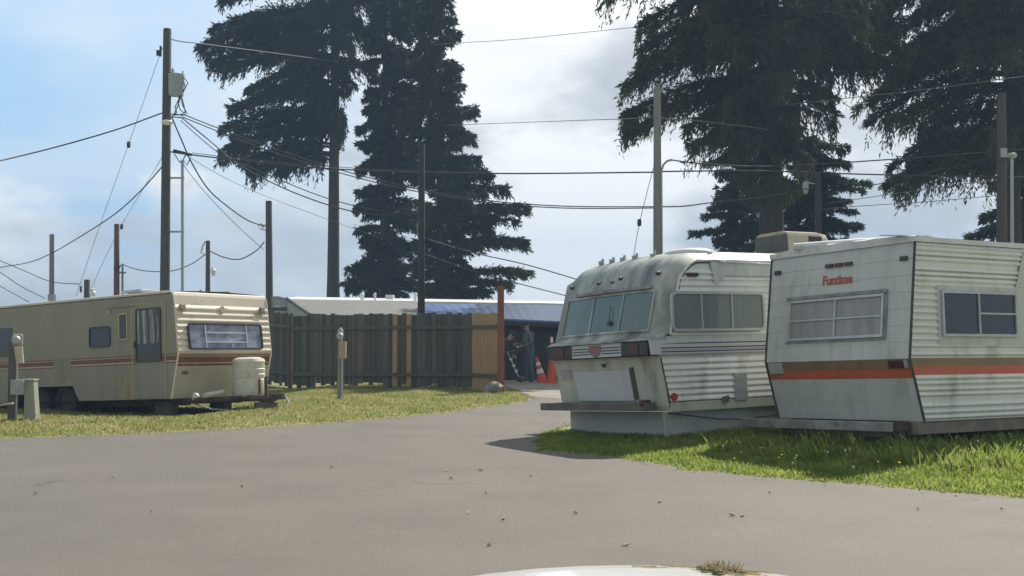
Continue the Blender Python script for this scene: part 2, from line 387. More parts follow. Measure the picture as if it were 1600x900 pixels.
# pale gravel where the drive passes the end of the fence
M['gravel'] = mat('gravel', (.36,.33,.28), .95, (.25,.23,.19), 6, dirt=(.20,.19,.12), dscale=.9, dlo=.5, dhi=.7, bump=.8, bscale=60)
GP = [gnd(*q) for q in ((806,628),(829,622),(880,622),(880,640))]
GP = [(-.2, 44.2), (-.3, 36), (-.12, 33), (.2, 31), (.38, 29), (.55, 27.8), (1.2, 27.2), (2.5, 27.3), (4, 29.4), (1.7, 33.5), (1.35, 38), (1.2, 44.2)]
bm = bmesh.new(); vs = [bm.verts.new((q[0], q[1], float(rz(q[1])) + .006)) for q in wob(np.array(GP))]
f = bm.faces.new(vs); bmesh.ops.triangulate(bm, faces=[f], ngon_method='EAR_CLIP')
for f in bm.faces:
    if f.normal.z < 0: f.normal_flip()
me = bpy.data.meshes.new('gravel_path'); bm.to_mesh(me); bm.free(); me.materials.append(M['gravel'])
o = bpy.data.objects.new('gravel_path', me); COL.objects.link(o); tag(o, 'pale gravel path past the end of the wooden fence', kind='structure')

# ------------------------------------------------------------------ grass as blades
def gz(x, y): return float(tz(np.array([x]), np.array([y]))[0])
def blades(name, label, pts, hts, wid, m, lean=.5):
    n = len(pts); a = RNG.uniform(0, 2*np.pi, n); la = RNG.uniform(0, 2*np.pi, n); le = RNG.uniform(.1, lean, n) * hts
    d = np.stack([np.cos(a), np.sin(a), np.zeros(n)], 1) * (wid * RNG.uniform(.6, 1.3, n))[:, None]
    t = np.stack([np.cos(la)*le, np.sin(la)*le, hts], 1)
    V = np.empty((n, 4, 3)); V[:,0] = pts-d; V[:,1] = pts+d; V[:,2] = pts+t*.6+d*.6+np.stack([-t[:,0],-t[:,1],0*le],1)*.2; V[:,3] = pts+t
    me = bpy.data.meshes.new(name); V = V.reshape(-1, 3); me.vertices.add(len(V)); me.vertices.foreach_set('co', V.ravel())
    idx = np.arange(n)[:, None]*4
    tri = np.concatenate([idx+[[0,1,2]], idx+[[0,2,3]]], 1).reshape(-1)
    me.loops.add(len(tri)); me.loops.foreach_set('vertex_index', tri.astype(np.int32))
    me.polygons.add(len(tri)//3); me.polygons.foreach_set('loop_start', np.arange(0, len(tri), 3, dtype=np.int32))
    me.update(calc_edges=True); me.materials.append(m)
    me.polygons.foreach_set('use_smooth', np.ones(len(me.polygons), bool))
    nv = RNG.normal(0, .33, (n, 3)); nv[:,2] = 1; nv /= np.linalg.norm(nv, axis=1)[:,None]
    me.normals_split_custom_set_from_vertices(np.repeat(nv, 4, axis=0).tolist())   # turf shades like the lawn surface, not like upright cards
    o = bpy.data.objects.new(name, me); COL.objects.link(o); return tag(o, label, kind='stuff')
def scatter(n, x0, x1, y0, y1, keep=None, pw=None):
    x = RNG.uniform(x0, x1, n); y = RNG.uniform(y0, y1, n) if pw is None else y0 + (y1-y0)*RNG.uniform(0, 1, n)**pw
    v = (np.abs(x) < y*.44 + .8); x, y = x[v], y[v]
    d = sdf(x, y); k = d > .005
    if keep is not None: k &= keep(x, y, d)
    x, y, d = x[k], y[k], d[k]
    return np.stack([x, y, tz(x, y, d) - .006], 1), d
M['blade_mown'] = mat('blade_mown', (.41,.40,.15), .7, (.29,.34,.10), .8, dirt=(.48,.39,.21), dscale=1.7, dlo=.52, dhi=.68, trans=.45, spec=.2)
M['blade_lush'] = mat('blade_lush', (.43,.53,.10), .6, (.22,.33,.05), 2.6, dirt=(.54,.51,.18), dscale=1.6, dlo=.52, dhi=.72, trans=.42, spec=.25)
M['petal'] = mat('petal', (.75,.55,.02), .6); M['clock'] = mat('clock', (.6,.6,.55), .9)
def tuft(x, y): return .55 + .45*np.sin(x*5.1+np.sin(y*3.3)*2)*np.sin(y*4.7+x*1.9)
pts, d = scatter(330000, -13, 1.2, 16, 33, lambda x, y, d: (x < .6) & ~((x > -.35) & (y > 31)) , 1.3)
h = .68*(.022 + .045*RNG.random(len(pts))**2) * (1 + .8*np.clip(tuft(pts[:,0], pts[:,1]), 0, 1)) * np.clip(d/.25+.35, .3, 1)
keep = RNG.random(len(pts)) < .35 + .65*tuft(pts[:,0]*.37+2, pts[:,1]*.45)
blades('mown_grass', 'short mown yellowish grass beside the drive', pts[keep], h[keep], .009, M['blade_mown'])
pts, d = scatter(260000, -.2, 8.5, 9.5, 20, lambda x, y, d: (y < 11 + .75*np.abs(x-1) + 4.5) | ((x < 2.2) & (y < 18.3)) , 1.0)
hh = np.clip(tuft(pts[:,0]*.8, pts[:,1]*.9), 0, 1)
tall = sstep(d, .5, 2.2)
h = .72*(.035 + .06*RNG.random(len(pts))) * np.clip(d/.3+.3, .3, 1) * (1 + (.9*hh + .5*RNG.random(len(pts))**4) * tall)
blades('lush_grass', 'bright green unmown grass below the white trailers', pts, h, .007, M['blade_lush'], .8)
# long tufts and weeds against the trailers
pts, d = scatter(120000, .2, 8.5, 12.5, 18.5, lambda x, y, d: (d > 1.1) & (tuft(x*1.7, y*1.9) > np.where(x > 4.2, .45, .68)) & (y < 14.1 + .62*(x-4.6) + 1.6*(x < 4.2)+.5))
h = .05 + .19*RNG.random(len(pts))**3
blades('weeds', 'taller seeding weeds and grass tufts along the white trailers', pts, h, .008, M['blade_lush'], .7)
# behind the fence end: far verge
pts, d = scatter(25000, .5, 4.5, 33, 38.4, lambda x, y, d: x > .7)
blades('verge_grass', 'small patch of grass before the dark shed', pts, .05+.12*RNG.random(len(pts)), .012, M['blade_mown'])
# crumbs of asphalt, grit and dead grass along the edge of the drive
sb_ = MB(); rr = np.random.default_rng(9)
ex = rr.uniform(-10, 7, 60000); ey = rr.uniform(9.5, 28, 60000); v_ = (np.abs(ex) < ey*.44+.5); ex, ey = ex[v_], ey[v_]; ed = sdf(ex, ey)
k_ = (ed > -.28*rr.random(len(ed))**2) & (ed < .10); ex, ey, ed = ex[k_], ey[k_], ed[k_]
for x_, y_, d_ in list(zip(ex, ey, ed))[:2600]:
    r_ = rr.uniform(.004, .013); z_ = float(rz(np.array(y_))) + (0 if d_ < 0 else .014); a_ = rr.uniform(0, 6.3)
    q_ = [(x_+r_*1.3*math.cos(a_+t), y_+r_*math.sin(a_+t), z_) for t in (0, 1.5, 3.2, 4.6)]
    ap = (x_+rr.normal(0, r_*.3), y_, z_+r_*rr.uniform(.6, 1.3)); m_ = int(rr.choice((0, 0, 1, 2)))
    for i in range(4): sb_.face([q_[i], q_[(i+1) % 4], ap], m_)
tag(sb_.build('edge_grit', [M['rock'], M['soil'], M['gravel']], recalc=False), 'loose grit and dead grass crumbs along the edge of the drive', kind='stuff')
fb = MB(); rr = np.random.default_rng(5)
pf, d = scatter(2600, .3, 8.5, 11, 17.5, lambda x, y, d: (d > .25) & (y < 14.0 + .62*(x-4.6) + 1.6*(x < 4.2)))
for p in pf[:85]:
    hgt = rr.uniform(.07, .2); yel = rr.random() < .68; r_ = rr.uniform(.009, .016)
    c = Vector(p) + Vector((rr.normal(0,.02), rr.normal(0,.02), hgt))
    fb.tube([p, c], .003, 3, mi=2, cap=False)
    fb.ball(c, (r_, r_, r_*(.55 if yel else 1)), 6, mi=0 if yel else 1)
pf, d = scatter(900, -12, .4, 17.5, 27, lambda x, y, d: (d > .3) & (x < .4))
for p in pf[:60]:
    fb.ball(Vector(p) + Vector((0,0,.05)), (.014,.014,.009), 6, mi=0 if rr.random() < .5 else 1)
tag(fb.build('dandelions', [M['petal'], M['clock'], M['blade_lush']]), 'yellow dandelions and pale seed heads in the grass', kind='stuff')
# ------------------------------------------------------------------ trailers
def frame(pos, yaw, pit, rol, flip=False):
    Mx = Matrix.Rotation(yaw, 3, 'Z') @ Matrix.Rotation(pit, 3, 'Y') @ Matrix.Rotation(rol, 3, 'X')
    if flip: Mx = Mx @ Matrix(((-1,0,0),(0,-1,0),(0,0,1)))
    m = Mx.to_4x4(); m.translation = Vector(pos); return m
def corr(mb, pl, prof, lo, hi, mf=None):
    """ribbed sheet: prof = (height, offset) bottom to top; lo(b), hi(b) give its two ends"""
    rows = [[pl(lo(b), b, n), pl(hi(b), b, n)] for b, n in prof]
    mb.grid(rows, mf=(lambda a, b_: mf(prof[a][0])) if mf else None)
def ribs(z0, z1, step, dep, up=.024):
    out_ = []; z = z0
    while z + step <= z1 + 1e-6:
        q = step/.083; out_ += [(z, 0), (z+.004*q, dep*.8), (z+.012*q, dep*1.25), (z+.026*q, dep*1.2), (z+.046*q, dep*.68), (z+.063*q, dep*.2), (z+.072*q, 0)]; z += step
    return out_ + [(z1, 0)]
def window(par, pl, a0, a1, b0, b1, fm, gm, vbars=(), hbars=(), fw=.035, th=.022, name='window', curtain=None, hb_rng=None, off=0., rim=None):
    """frame ring with bars (part) and its panes (sub-part)"""
    m = MB()
    for q in ((a0,a1,b0,b0+fw),(a0,a1,b1-fw,b1)): m.pbox(pl, *q, off, off+th)
    for q in ((a0,a0+fw,b0+fw,b1-fw),(a1-fw,a1,b0+fw,b1-fw)): m.pbox(pl, *q, off, off+th)
    for v in vbars: m.pbox(pl, v-.013, v+.013, b0+fw, b1-fw, off, off+th*.9)
    for k, h in enumerate(hbars):
        l, r = (hb_rng or (a0+fw, a1-fw)); m.pbox(pl, l, r, h-.011, h+.011, off, off+th*.8)
    o = m.build(name, fm, par, bevel=.003)
    g = MB(); g.pbox(pl, a0+fw*.7, a1-fw*.7, b0+fw*.7, b1-fw*.7, off+.001, off+.007); g.build('pane', gm, o)
    return o
def rounded(pl, a0, a1, b0, b1, r, n):
    pts = []
    for cx, cy, s in ((a1-r,b1-r,0),(a0+r,b1-r,1),(a0+r,b0+r,2),(a1-r,b0+r,3)):
        for k in range(5):
            t = math.pi/2*(s + k/4); pts.append(pl(cx+r*math.cos(t), cy+r*math.sin(t), n))
    return pts
def rwindow(par, pl, a0, a1, b0, b1, r, fm, gm, vbars=(), hbars=(), hb_rng=None, fw=.03, th=.02, name='window', off=0.):
    """round-cornered window"""
    m = MB()
    o1 = rounded(pl,a0,a1,b0,b1,r,off); o2 = rounded(pl,a0,a1,b0,b1,r,off+th); ri = max(r-fw, .015)
    i2 = rounded(pl,a0+fw,a1-fw,b0+fw,b1-fw,ri,off+th); i1 = rounded(pl,a0+fw,a1-fw,b0+fw,b1-fw,ri,off+.002)
    m.grid([o1,o2,i2,i1], close=True)
    for v in vbars: m.pbox(pl, v-.012, v+.012, b0+fw, b1-fw, off, off+th*.9)
    for h in hbars:
        l, q = (hb_rng or (a0+fw, a1-fw)); m.pbox(pl, l, q, h-.009, h+.009, off, off+th*.8)
    o = m.build(name, fm, par)
    g = MB(); p1 = rounded(pl,a0+fw*.6,a1-fw*.6,b0+fw*.6,b1-fw*.6,ri,off+.008); p0 = rounded(pl,a0+fw*.6,a1-fw*.6,b0+fw*.6,b1-fw*.6,ri,off+.001)
    g.face(p1); g.grid([p0,p1], close=True); g.face(p0[::-1]); g.build('pane', gm, o)
    return o
def part(mb, name, m, par, label=None, **k):
    o = mb.build(name, m, par, **k)
    if label: o['label'] = label
    return o
def text(body, name, m, par, pl, a, b, size, ext=.003, width=None, shear=0, bold=0, off=.004):
    cu = bpy.data.curves.new(name, 'FONT'); cu.body = body; cu.size = size; cu.extrude = ext; cu.align_x = 'CENTER'; cu.align_y = 'CENTER'
    cu.shear = shear; cu.offset = bold; cu.resolution_u = 3
    o = bpy.data.objects.new('tmp', cu); COL.objects.link(o)
    dg = bpy.context.evaluated_depsgraph_get(); me = bpy.data.meshes.new_from_object(o.evaluated_get(dg))
    bpy.data.objects.remove(o)
    xs = [v.co.x for v in me.vertices]; k = (width / (max(xs)-min(xs))) if width else 1
    for v in me.vertices: v.co = pl(a + v.co.x*k, b + v.co.y, off + v.co.z)
    me.name = name; me.materials.clear(); me.materials.append(m)
    t = bpy.data.objects.new(name, me); COL.objects.link(t); t.parent = par; return t
def wheel(par, c, r, wd):
    mb = MB(); Mx = Matrix.Rotation(R(90), 3, 'X')
    mb.lathe([(r*.6,-wd/2),(r*.93,-wd/2),(r,-wd*.36),(r,wd*.36),(r*.93,wd/2),(r*.6,wd/2),(r*.55,wd*.3),(r*.55,-wd*.3),(r*.6,-wd/2)], c, 24, M=Mx)
    o = mb.build('wheel', M['rubber'], par, smooth='auto')
    rm = MB(); rm.lathe([(.02,wd*.1),(r*.3,wd*.18),(r*.5,wd*.32),(r*.585,wd*.34),(r*.585,-wd*.3),(.02,-wd*.28)], c, 20, M=Mx); rm.build('rim', M['rust'], o, smooth='auto')
    return o

# ---- white travel trailer with orange stripe (nearest, right) ----
a, b, k, H, W, Lg = .177, .213, .739, 2.171, 2.383, 7.2
t3 = empty('travel_trailer', frame((4.665,14.23,.52), R(31.81), R(.27), R(-2.11)))
tag(t3, 'white travel trailer with orange stripe and ribbed side, nearest to the drive', 'trailer', 'parked travel trailers')
front = lambda z: a*(z-k)/(H-k) if z >= k else b*(k-z)/k
S = Plane((0,0,0),(1,0,0),(0,0,1)); S2 = Plane((0,W,0),(-1,0,0),(0,0,1))
FU = Plane((0,0,k),(0,-1,0),(a,0,H-k)); FL = Plane((b,0,0),(0,-1,0),(-b,0,k))
fu = math.hypot(a,H-k); fl = math.hypot(b,k)
mb = MB()
zr = [.05,.115,.19,.32,.385,.455,.52,.80,.90,.98,1.06,1.14,1.22,1.30,1.38,1.46,1.54,1.62,1.69,1.75,1.81,1.93,1.99,2.055]
prof = [(0,0)]
for z in zr:
    d_ = .02
    prof += [(z-.034,0),(z-.029,.017),(z-.015,.028),(z-.003,.028),(z+.012,.018),(z+.024,.006),(z+.032,0)]
for z in (.545,.65,.655,.745): prof.append((z,.002))
prof.append((H-.05,0)); prof = sorted(prof)
corr(mb, S, prof, lambda z: front(z), lambda z: Lg, mf=lambda z: 2 if .54 <= z < .65 else (3 if .65 <= z < .745 else 0))
# front sheets with shallow lap seams
seams = [.0,.2,.4,.6,.8,1.0,1.2,fu-.0]
for i in range(len(seams)-1):
    b0, b1 = seams[i], seams[i+1]
    mb.grid([[FU(0,b0,.004), FU(-W,b0,.004)],[FU(0,b1,0), FU(-W,b1,0)]], 1)
    if i: mb.grid([[FU(0,b0,0), FU(-W,b0,0)],[FU(0,b0,.004), FU(-W,b0,.004)]], 1)
for b0, b1, mi in ((0,fl*.3,1),(fl*.3,fl*.69,1),(fl*.69,fl*.845,2),(fl*.845,fl,3)):
    mb.grid([[FL(0,b0,.003), FL(-W,b0,.003)],[FL(0,b1,0), FL(-W,b1,0)]], mi)
mb.face([(front(0),W,0),(0,W,k),(a,W,H),(Lg,W,H),(Lg,W,0)], 0)
mb.face([(Lg,0,0),(Lg,W,0),(Lg,W,H),(Lg,0,H)], 0); mb.face([(b,0,0),(Lg,0,0),(Lg,W,0),(b,W,0)], 4)
mb.face([(a,0,H-.05),(Lg,0,H-.05),(Lg,.06,H),(a,.06,H)], 1)
part(mb, 'body', [M['white_alu'], M['white_flat'], M['orange'], M['brown'], M['black_under']], t3, recalc=False)
mb = MB()   # roof sheet with lifted wrinkled front edge
rr = random.Random(3); rows = []
for i in range(22):
    x = a - .03 + (Lg-a+.05) * (i/21)**1.8
    rows.append([(x, y, H + .012 + .035*math.sin(math.pi*min(1,max(0,y/W))) + (rr.uniform(0,.022) if i < 5 else rr.uniform(0,.008))) for y in [-.03 + (W+.06)*j/16 for j in range(17)]])
mb.grid(rows); mb.grid([[ (p[0],p[1],H-.045) for p in rows[0]], rows[0]])
mb.grid([[ (r[0][0],r[0][1],H-.045) for r in rows], [r[0] for r in rows]])
mb.grid([[ (r[-1][0],r[-1][1],H-.045) for r in rows], [r[-1] for r in rows]])
part(mb, 'roof', M['roof_white'], t3, smooth='auto')
for y in (0.0, W):   # corner mouldings
    mb = MB(); mb.tube([(front(z)-.004, y-.006+ (.012 if y else 0), z) for z in (0,.2,.4,.6,k,1.1,1.5,1.9,H-.03)], .016, 6)
    part(mb, 'corner_trim', M['dark_seal'], t3, smooth='auto')
window(t3, S, .55, 1.965, 1.0, 1.555, M['alu_frame'], M['glass_dark'], vbars=(1.235,), hbars=(1.285,), hb_rng=(1.25,1.93), off=.032, th=.03, fw=.032)
mb = MB(); mb.pbox(S, .50, 2.9, .90, 1.62, .001, .0315); part(mb, 'window_surround', M['white_flat'], t3)
mb = MB(); mb.face([S(1.99,1.625,.03),S(2.9,1.625,.03),S(2.9,2.06,.03),S(2.16,2.06,.03)]); part(mb, 'flat_side_sheet', M['white_flat'], t3, recalc=False)
wf = window(t3, FU, -1.99, -.40, (1.003-k)*1.008, (1.536-k)*1.008, M['alu_frame'], M['glass_curtain'], vbars=(-1.186,), hbars=((1.262-k)*1.008,), th=.03, fw=.034, off=.005)
mb = MB(); mb.pbox(FU, -2.03, -.36, (1.536-k)*1.008+.002, (1.58-k)*1.008, .004, .045); mb.pbox(FU, -.398, -.36, .255, .80, .004, .02); mb.pbox(FU,-2.03,-.36,.235,.262,.004,.02)
part(mb, 'window_hood', M['beam_grey'], t3)
text('Funtime', 'lettering', M['text_red'], t3, FU, -1.19, (1.755-k)*1.008, .165, width=.50, bold=.006, off=.006)
for y in (1.33, 1.17, 1.01):
    mb = MB(); mb.pbox(FU, -y-.065, -y+.065, 1.19, 1.24, .005, .03); part(mb, 'marker_light', M['darkred_lens'], t3, bevel=.006)
for y in (.14, 2.25):
    mb = MB(); mb.pbox(FU, -y-.055, -y+.055, 1.175, 1.23, .005, .03); part(mb, 'marker_light', M['dark_plastic'], t3, bevel=.006)
mb = MB(); mb.pbox(FL, -.315, -.09, fl*.86, fl*.985, .004, .03); part(mb, 'reflector', M['darkred_lens'], t3, bevel=.006)
mb = MB(); mb.pbox(FL, -.085, -.035, fl*.86, fl*.985, .004, .02); part(mb, 'reflector_base', M['alu_frame'], t3)
mb = MB(); mb.pbox(FL, -2.33, -2.08, fl*.80, fl*.985, .004, .035); part(mb, 'lamp_bracket', M['alu_frame'], t3, bevel=.008)
mb = MB()
mb.pbox(Plane((.12,0,0),(0,-1,0),(0,0,1)), -2.83, -.26, -.125, -.01, 0, .16); part(mb, 'front_beam', M['beam_grey'], t3, bevel=.01)
mb = MB(); mb.pbox(Plane((.12,0,0),(0,-1,0),(0,0,1)), -.255, -.12, -.115, .0, 0, .15); part(mb, 'hitch_bracket', M['rust'], t3, bevel=.008)
mb = MB(); mb.pbox(S, .15, Lg, -.155, -.002, -.2, -.03); part(mb, 'chassis_rail', M['frame_tan'], t3, bevel=.006)
mb = MB(); mb.pbox(Plane((.22,0,0),(0,-1,0),(0,0,1)), -2.1, -.25, -.2, -.13, 0, .06); part(mb, 'cross_member', M['frame_tan'], t3, bevel=.006)
mb = MB(); mb.pbox(S, .15, Lg, -.16, -.004, -2.3, -2.14); part(mb, 'chassis_rail', M['frame_tan'], t3, bevel=.006)
for x in (3.9, 4.75):
    for y in (.22, W-.22): wheel(t3, (x, y, -.02), .33, .2)
mb = MB()
for x, y in ((.9,.5),(.9,1.9),(6.6,.5),(6.6,1.9)):
    mb = MB(); mb.box((x,y,-.29),(.4,.2,.27)); part(mb, 'support_block', M['beam_dark'], t3, bevel=.01)
mb = MB(); mb.tube([(.10,1.9,H+.075),(.55,1.2,H+.085),(.9,.75,H+.08)], [.05,.055,.045], 8); part(mb, 'awning_roll', M['roof_white'], t3, smooth='auto')
mb = MB(); mb.box((.30,.25,H+.05),(.5,.34,.012), Matrix.Rotation(.12,3,'X')); part(mb, 'lifted_roof_flap', M['roof_white'], t3)
mb = MB(); mb.lathe([(.0,.0),(.02,.0),(.022,.03),(.0,.035)], S(2.18,2.05,.03), 8); part(mb, 'awning_bracket', M['alu_frame'], t3)

# ---- motor-home styled white trailer with a dirty fibreglass nose ----
W, Lg, H, k = 2.42, 7.4, 2.125, .95
t2 = empty('travel_trailer', frame((1.96,15.98,.54), R(32.95), R(-.82), R(-2.62)))
tag(t2, 'old white trailer with dirty rounded nose and sloping three-pane windscreen', 'trailer', 'parked travel trailers')
S = Plane((0,0,0),(1,0,0),(0,0,1))
def nose(z):                 # nose outline in side view, above the belt
    return .05 + .275*max(0, z-1.03)
mb = MB()
prof = [(.97,-.035),(1.00,-.01),(1.03,.045),(1.2,nose(1.2)),(1.4,nose(1.4)),(1.6,nose(1.6)),(1.72,nose(1.72)),(1.8,nose(1.8)+.012),(1.88,.305),(1.95,.36),(2.01,.43),(2.06,.52),(2.1,.64),(2.125,.80),(2.135,1.0)]
NY = 26; rows = []
for z, x in prof:
    row = []
    for j in range(NY+1):
        y = W*j/NY; e = min(y, W-y); rc = .24; q = max(0, (rc-e)/rc); dx = .15*(1-math.sqrt(max(0,1-q*q)))*min(1,(1.0-x)/.5)
        up = sstep(z, 1.75, 2.12); dz = .13*(1-math.sqrt(max(0,1-(q*.999)**2)))*float(up) if True else 0
        bow = -.05*(1-((y-W/2)/(W/2))**2)*(1-float(up))
        row.append((x+dx+bow, y, z-dz + .05*float(up)*(1-((y-W/2)/(W/2))**2)))
    rows.append(row)
mb.grid(rows)
part(mb, 'nose_cap', M['cap_fibre'], t2, smooth='auto')
# body behind the nose
mb = MB()
front_t2 = lambda z: (nose(z)+.16 if z < 1.8 else (.47 + 1.0*(z-1.8)**1.0 if z < 2.0 else .67)) if z > .95 else (.0 + .145*(k-.25-z)/.7 if z < .7 else .0)
pu = ribs(.985, 1.98, .083, .02, .022); pl_ = ribs(.115, .70, .083, .02, .022)
corr(mb, S, pu, lambda z: front_t2(max(z,.96)), lambda z: Lg)
corr(mb, S, [(2.0,0.0),(1.98,0)], lambda z: .66, lambda z: Lg)
corr(mb, S, pl_, lambda z: .02+.145*(.70-z)/.7, lambda z: Lg)
mb.grid([[S(.0,.70,0),S(Lg,.70,0)],[S(0,.985,0),S(Lg,.985,0)]], 1)
# lower front, far side, rear, bottom
low = [(.145,0),(.02,.70)]
mb.grid([[(x,y,z) for y in (0,.4,.8,1.2,1.6,2.0,W)] for x,z in ((.17,-.01),(.135,.06),(.10,.25),(.06,.48),(.02,.70),(-.02,.73))], 2)
mb.face([(.145,W,0),(.0,W,.72),(.05,W,1.03),(.30,W,1.85),(.7,W,2.06),(Lg,W,2.06),(Lg,W,0)], 0)
mb.face([(Lg,0,0),(Lg,W,0),(Lg,W,2.06),(Lg,0,2.06)], 0); mb.face([(.16,0,0),(Lg,0,0),(Lg,W,0),(.16,W,0)], 3)
part(mb, 'body', [M['white_alu'], M['white_flat'], M['cream_low'], M['black_under']], t2, recalc=False)
# front edge moulding between nose cap and ribbed side
mb = MB(); mb.tube([(front_t2(z)-.01,-.01,z) for z in (1.0,1.2,1.4,1.6,1.76)]+[(.50,-.01,1.86),(.60,-.01,1.95),(.70,-.01,1.995),(1.0,-.01,2.01),(Lg,-.01,2.01)], .02, 6); part(mb, 'edge_moulding', M['roof_white'], t2, smooth='auto')
mb = MB(); mb.tube([(front_t2(z)+.018,-.012,z) for z in (1.0,1.2,1.4,1.6,1.74)]+[(.525,-.012,1.85),(.62,-.012,1.925),(.71,-.012,1.965),(1.0,-.012,1.98)], .009, 5); part(mb, 'edge_seal', M['dark_seal'], t2, smooth='auto')
mb = MB(); mb.tube([(.02,-.008,.70),(.08,-.008,.4),(.14,-.008,.115)], .012, 6); part(mb, 'edge_seal', M['dark_seal'], t2, smooth='auto')
# roof
mb = MB(); rows = []
for i in range(16):
    x = .98 + (Lg-.98)*i/15
    rows.append([(x, y, 2.138 - .125*(max(0,(.24-min(y,W-y))/.24))**2 + .05*(1-((y-W/2)/(W/2))**2)) for y in [W*j/20 for j in range(21)]])
mb.grid(rows); part(mb, 'roof', M['roof_white'], t2, smooth=True)
mb = MB(); mb.grid([[S(x,z,n) for x in (.72,Lg)] for z,n in ((1.985,.002),(1.99,.016),(2.02,.016),(2.025,-.01))]); part(mb, 'gutter', M['roof_white'], t2)
# belt: ledge, lamp housings, centre panel, side stripe
mb = MB()
led = [(.10,-.05),(-.10,-.05),(-.155,-.01),(-.17,.10),(-.19,W/2),(-.17,W-.12),(-.13,W-.03),(-.02,W+.01),(.10,W+.01)]
mb.grid([[(x,y,.93) for x,y in led],[(x,y,.948) for x,y in led],[(min(.10,x+.17),y,1.0) for x,y in led],[(min(.10,x+.25),y,1.04) for x,y in led]]); mb.face([(x,y,.93) for x,y in led])
part(mb, 'windscreen_ledge', M['cap_fibre'], t2, bevel=.012)
B = Plane((-.13,0,0),(0,-1,0),(0,0,1))
for y0, y1, nm in ((.06,.62,0),(1.76,2.36,1)):
    mb = MB(); mb.pbox(B, -y1, -y0, .74, .928, -.12, .015); o = part(mb, 'lamp_housing', M['dark_plastic'], t2, bevel=.008)
    mb = MB(); c = (y0+y1)/2; mb.pbox(B, -c-.1, -c+.1, .765, .905, .016, .026); part(mb, 'lamp_lens', M['darkred_lens'], o, bevel=.004)
mb = MB(); mb.pbox(B, -1.755, -.625, .745, .926, -.12, .012); o = part(mb, 'centre_panel', M['board_white'], t2)
for z in (.792,.83,.868):
    
    for y0,y1 in ((-1.74,-1.34),(-1.05,-.64)):
        mb = MB(); mb.pbox(B, y0, y1, z-.008, z+.008, .013, .016); part(mb, 'pinstripe', M['dark_seal'], o)
mb = MB()
sh = [(-.13,.07),(.13,.07),(.14,0),(.09,-.06),(0,-.095),(-.09,-.06),(-.14,0)]
mb.face([B(-1.2+q[0], .838+q[1], .024) for q in sh]); mb.grid([[B(-1.2+q[0], .838+q[1], .013) for q in sh],[B(-1.2+q[0], .838+q[1], .024) for q in sh]], close=True)
part(mb, 'shield_emblem', M['emblem'], o)
mb = MB(); mb.hexa([(-.13,-.045,.74),(Lg,-.045,.74),(Lg,.02,.74),(-.13,.02,.74),(-.16,-.05,.935),(Lg,-.045,.935),(Lg,.02,.935),(-.16,.02,.935)]); o = part(mb, 'side_band', M['board_white'], t2, bevel=.008)
M['navy'] = mat('navy', (.05,.06,.14), .5); M['pinkish'] = mat('pinkish', (.55,.32,.34), .5, (.5,.42,.42), 3)
for z, mm_, x1 in ((.885,'navy',Lg-.02),(.825,'dark_seal',Lg-.02),(.80,'pinkish',2.6),(.775,'navy',Lg-.02)):
    mb = MB(); mb.pbox(S, .0, x1, z-.008, z+.008, .0455, .0485); part(mb, 'pinstripe', M[mm_], o)
# three-pane windscreen
FW = Plane((.05,0,1.03),(0,-1,0),(.275,0,1)); fo = .05
mb = MB()
def bowpt(y, v, n): return FW(-y, v, n + .045*(1-((y-W/2)/(W/2))**2))
def strip(mb, y0, y1, v0, v1, n0, n1):
    ys = [y0 + (y1-y0)*j/8 for j in range(9)]
    A = [[bowpt(y,v0,n0) for y in ys],[bowpt(y,v0,n1) for y in ys],[bowpt(y,v1,n1) for y in ys],[bowpt(y,v1,n0) for y in ys]]
    mb.grid(A+[A[0]])
    for e in (0,-1): mb.face([r[e] for r in A])
strip(mb,.22,2.24,.02,.05,.004,.028); strip(mb,.22,2.24,.575,.605,.004,.028)
for y in (.235,.86,1.54,2.225): strip(mb,y-.014,y+.014,.05,.575,.004,.026)
o = part(mb, 'windscreen', M['cap_fibre'], t2)
for y0,y1 in ((.25,.846),(.874,1.526),(1.554,2.21)):
    g = MB(); strip(g,y0,y1,.05,.575,.003,.012); part(g, 'pane', M['glass_green'], o)
mb = MB(); strip(mb,.30,2.0,.61,.66,.004,.06); part(mb, 'visor_rail', M['beam_grey'], t2, bevel=.01)
mb = MB(); strip(mb, 1.03,1.10,.14,.20,.03,.05); mb.tube([bowpt(1.07,.2,.045), bowpt(1.09,.42,.04)], .006, 5); part(mb, 'wiper_mount', M['dark_plastic'], t2)
# side window
rwindow(t2, S, .20, 1.90, 1.04, 1.575, .10, M['alu_frame'], M['glass_pale'], vbars=(.735,1.283), off=.034, th=.03, fw=.035)

mb = MB(); mb.pbox(S, .52, .72, 1.78, 1.83, .02, .05); part(mb, 'marker_light', M['darkred_lens'], t2, bevel=.012)
mb = MB(); mb.face([S(1.02,1.66,.029),S(1.10,1.70,.029),S(1.22,1.80,.029),S(Lg,1.80,.029),S(Lg,1.985,.029),S(.95,1.985,.029)]); part(mb, 'patched_sheet', M['white_flat'], t2, 'flat unpainted repair sheet', recalc=False)
mb = MB(); mb.ball(S(1.16,1.99,.05),(.07,.03,.03),8); mb.tube([S(1.2,1.985,.05),S(2.6,1.965,.04)],.012,5); part(mb, 'awning_latch', M['lamp_white'], t2, smooth=True)
mb = MB(); mb.pbox(S, 1.29, 1.515, .085, .46, .02, .04); part(mb, 'access_hatch', M['galv'], t2, bevel=.005)
mb = MB(); mb.lathe([(0,.03),(.05,.025),(.055,0)], S(.20,.18,.02), 12, M=Matrix.Rotation(R(90),3,'X')); part(mb, 'side_reflector', M['red_lens'], t2, smooth='auto')
mb = MB(); mb.pbox(S, 1.05,1.14,.07,.15,.02,.06); mb.ball(S(1.12,.14,.06),.03,6); part(mb, 'outlet_cover', M['beam_dark'], t2)
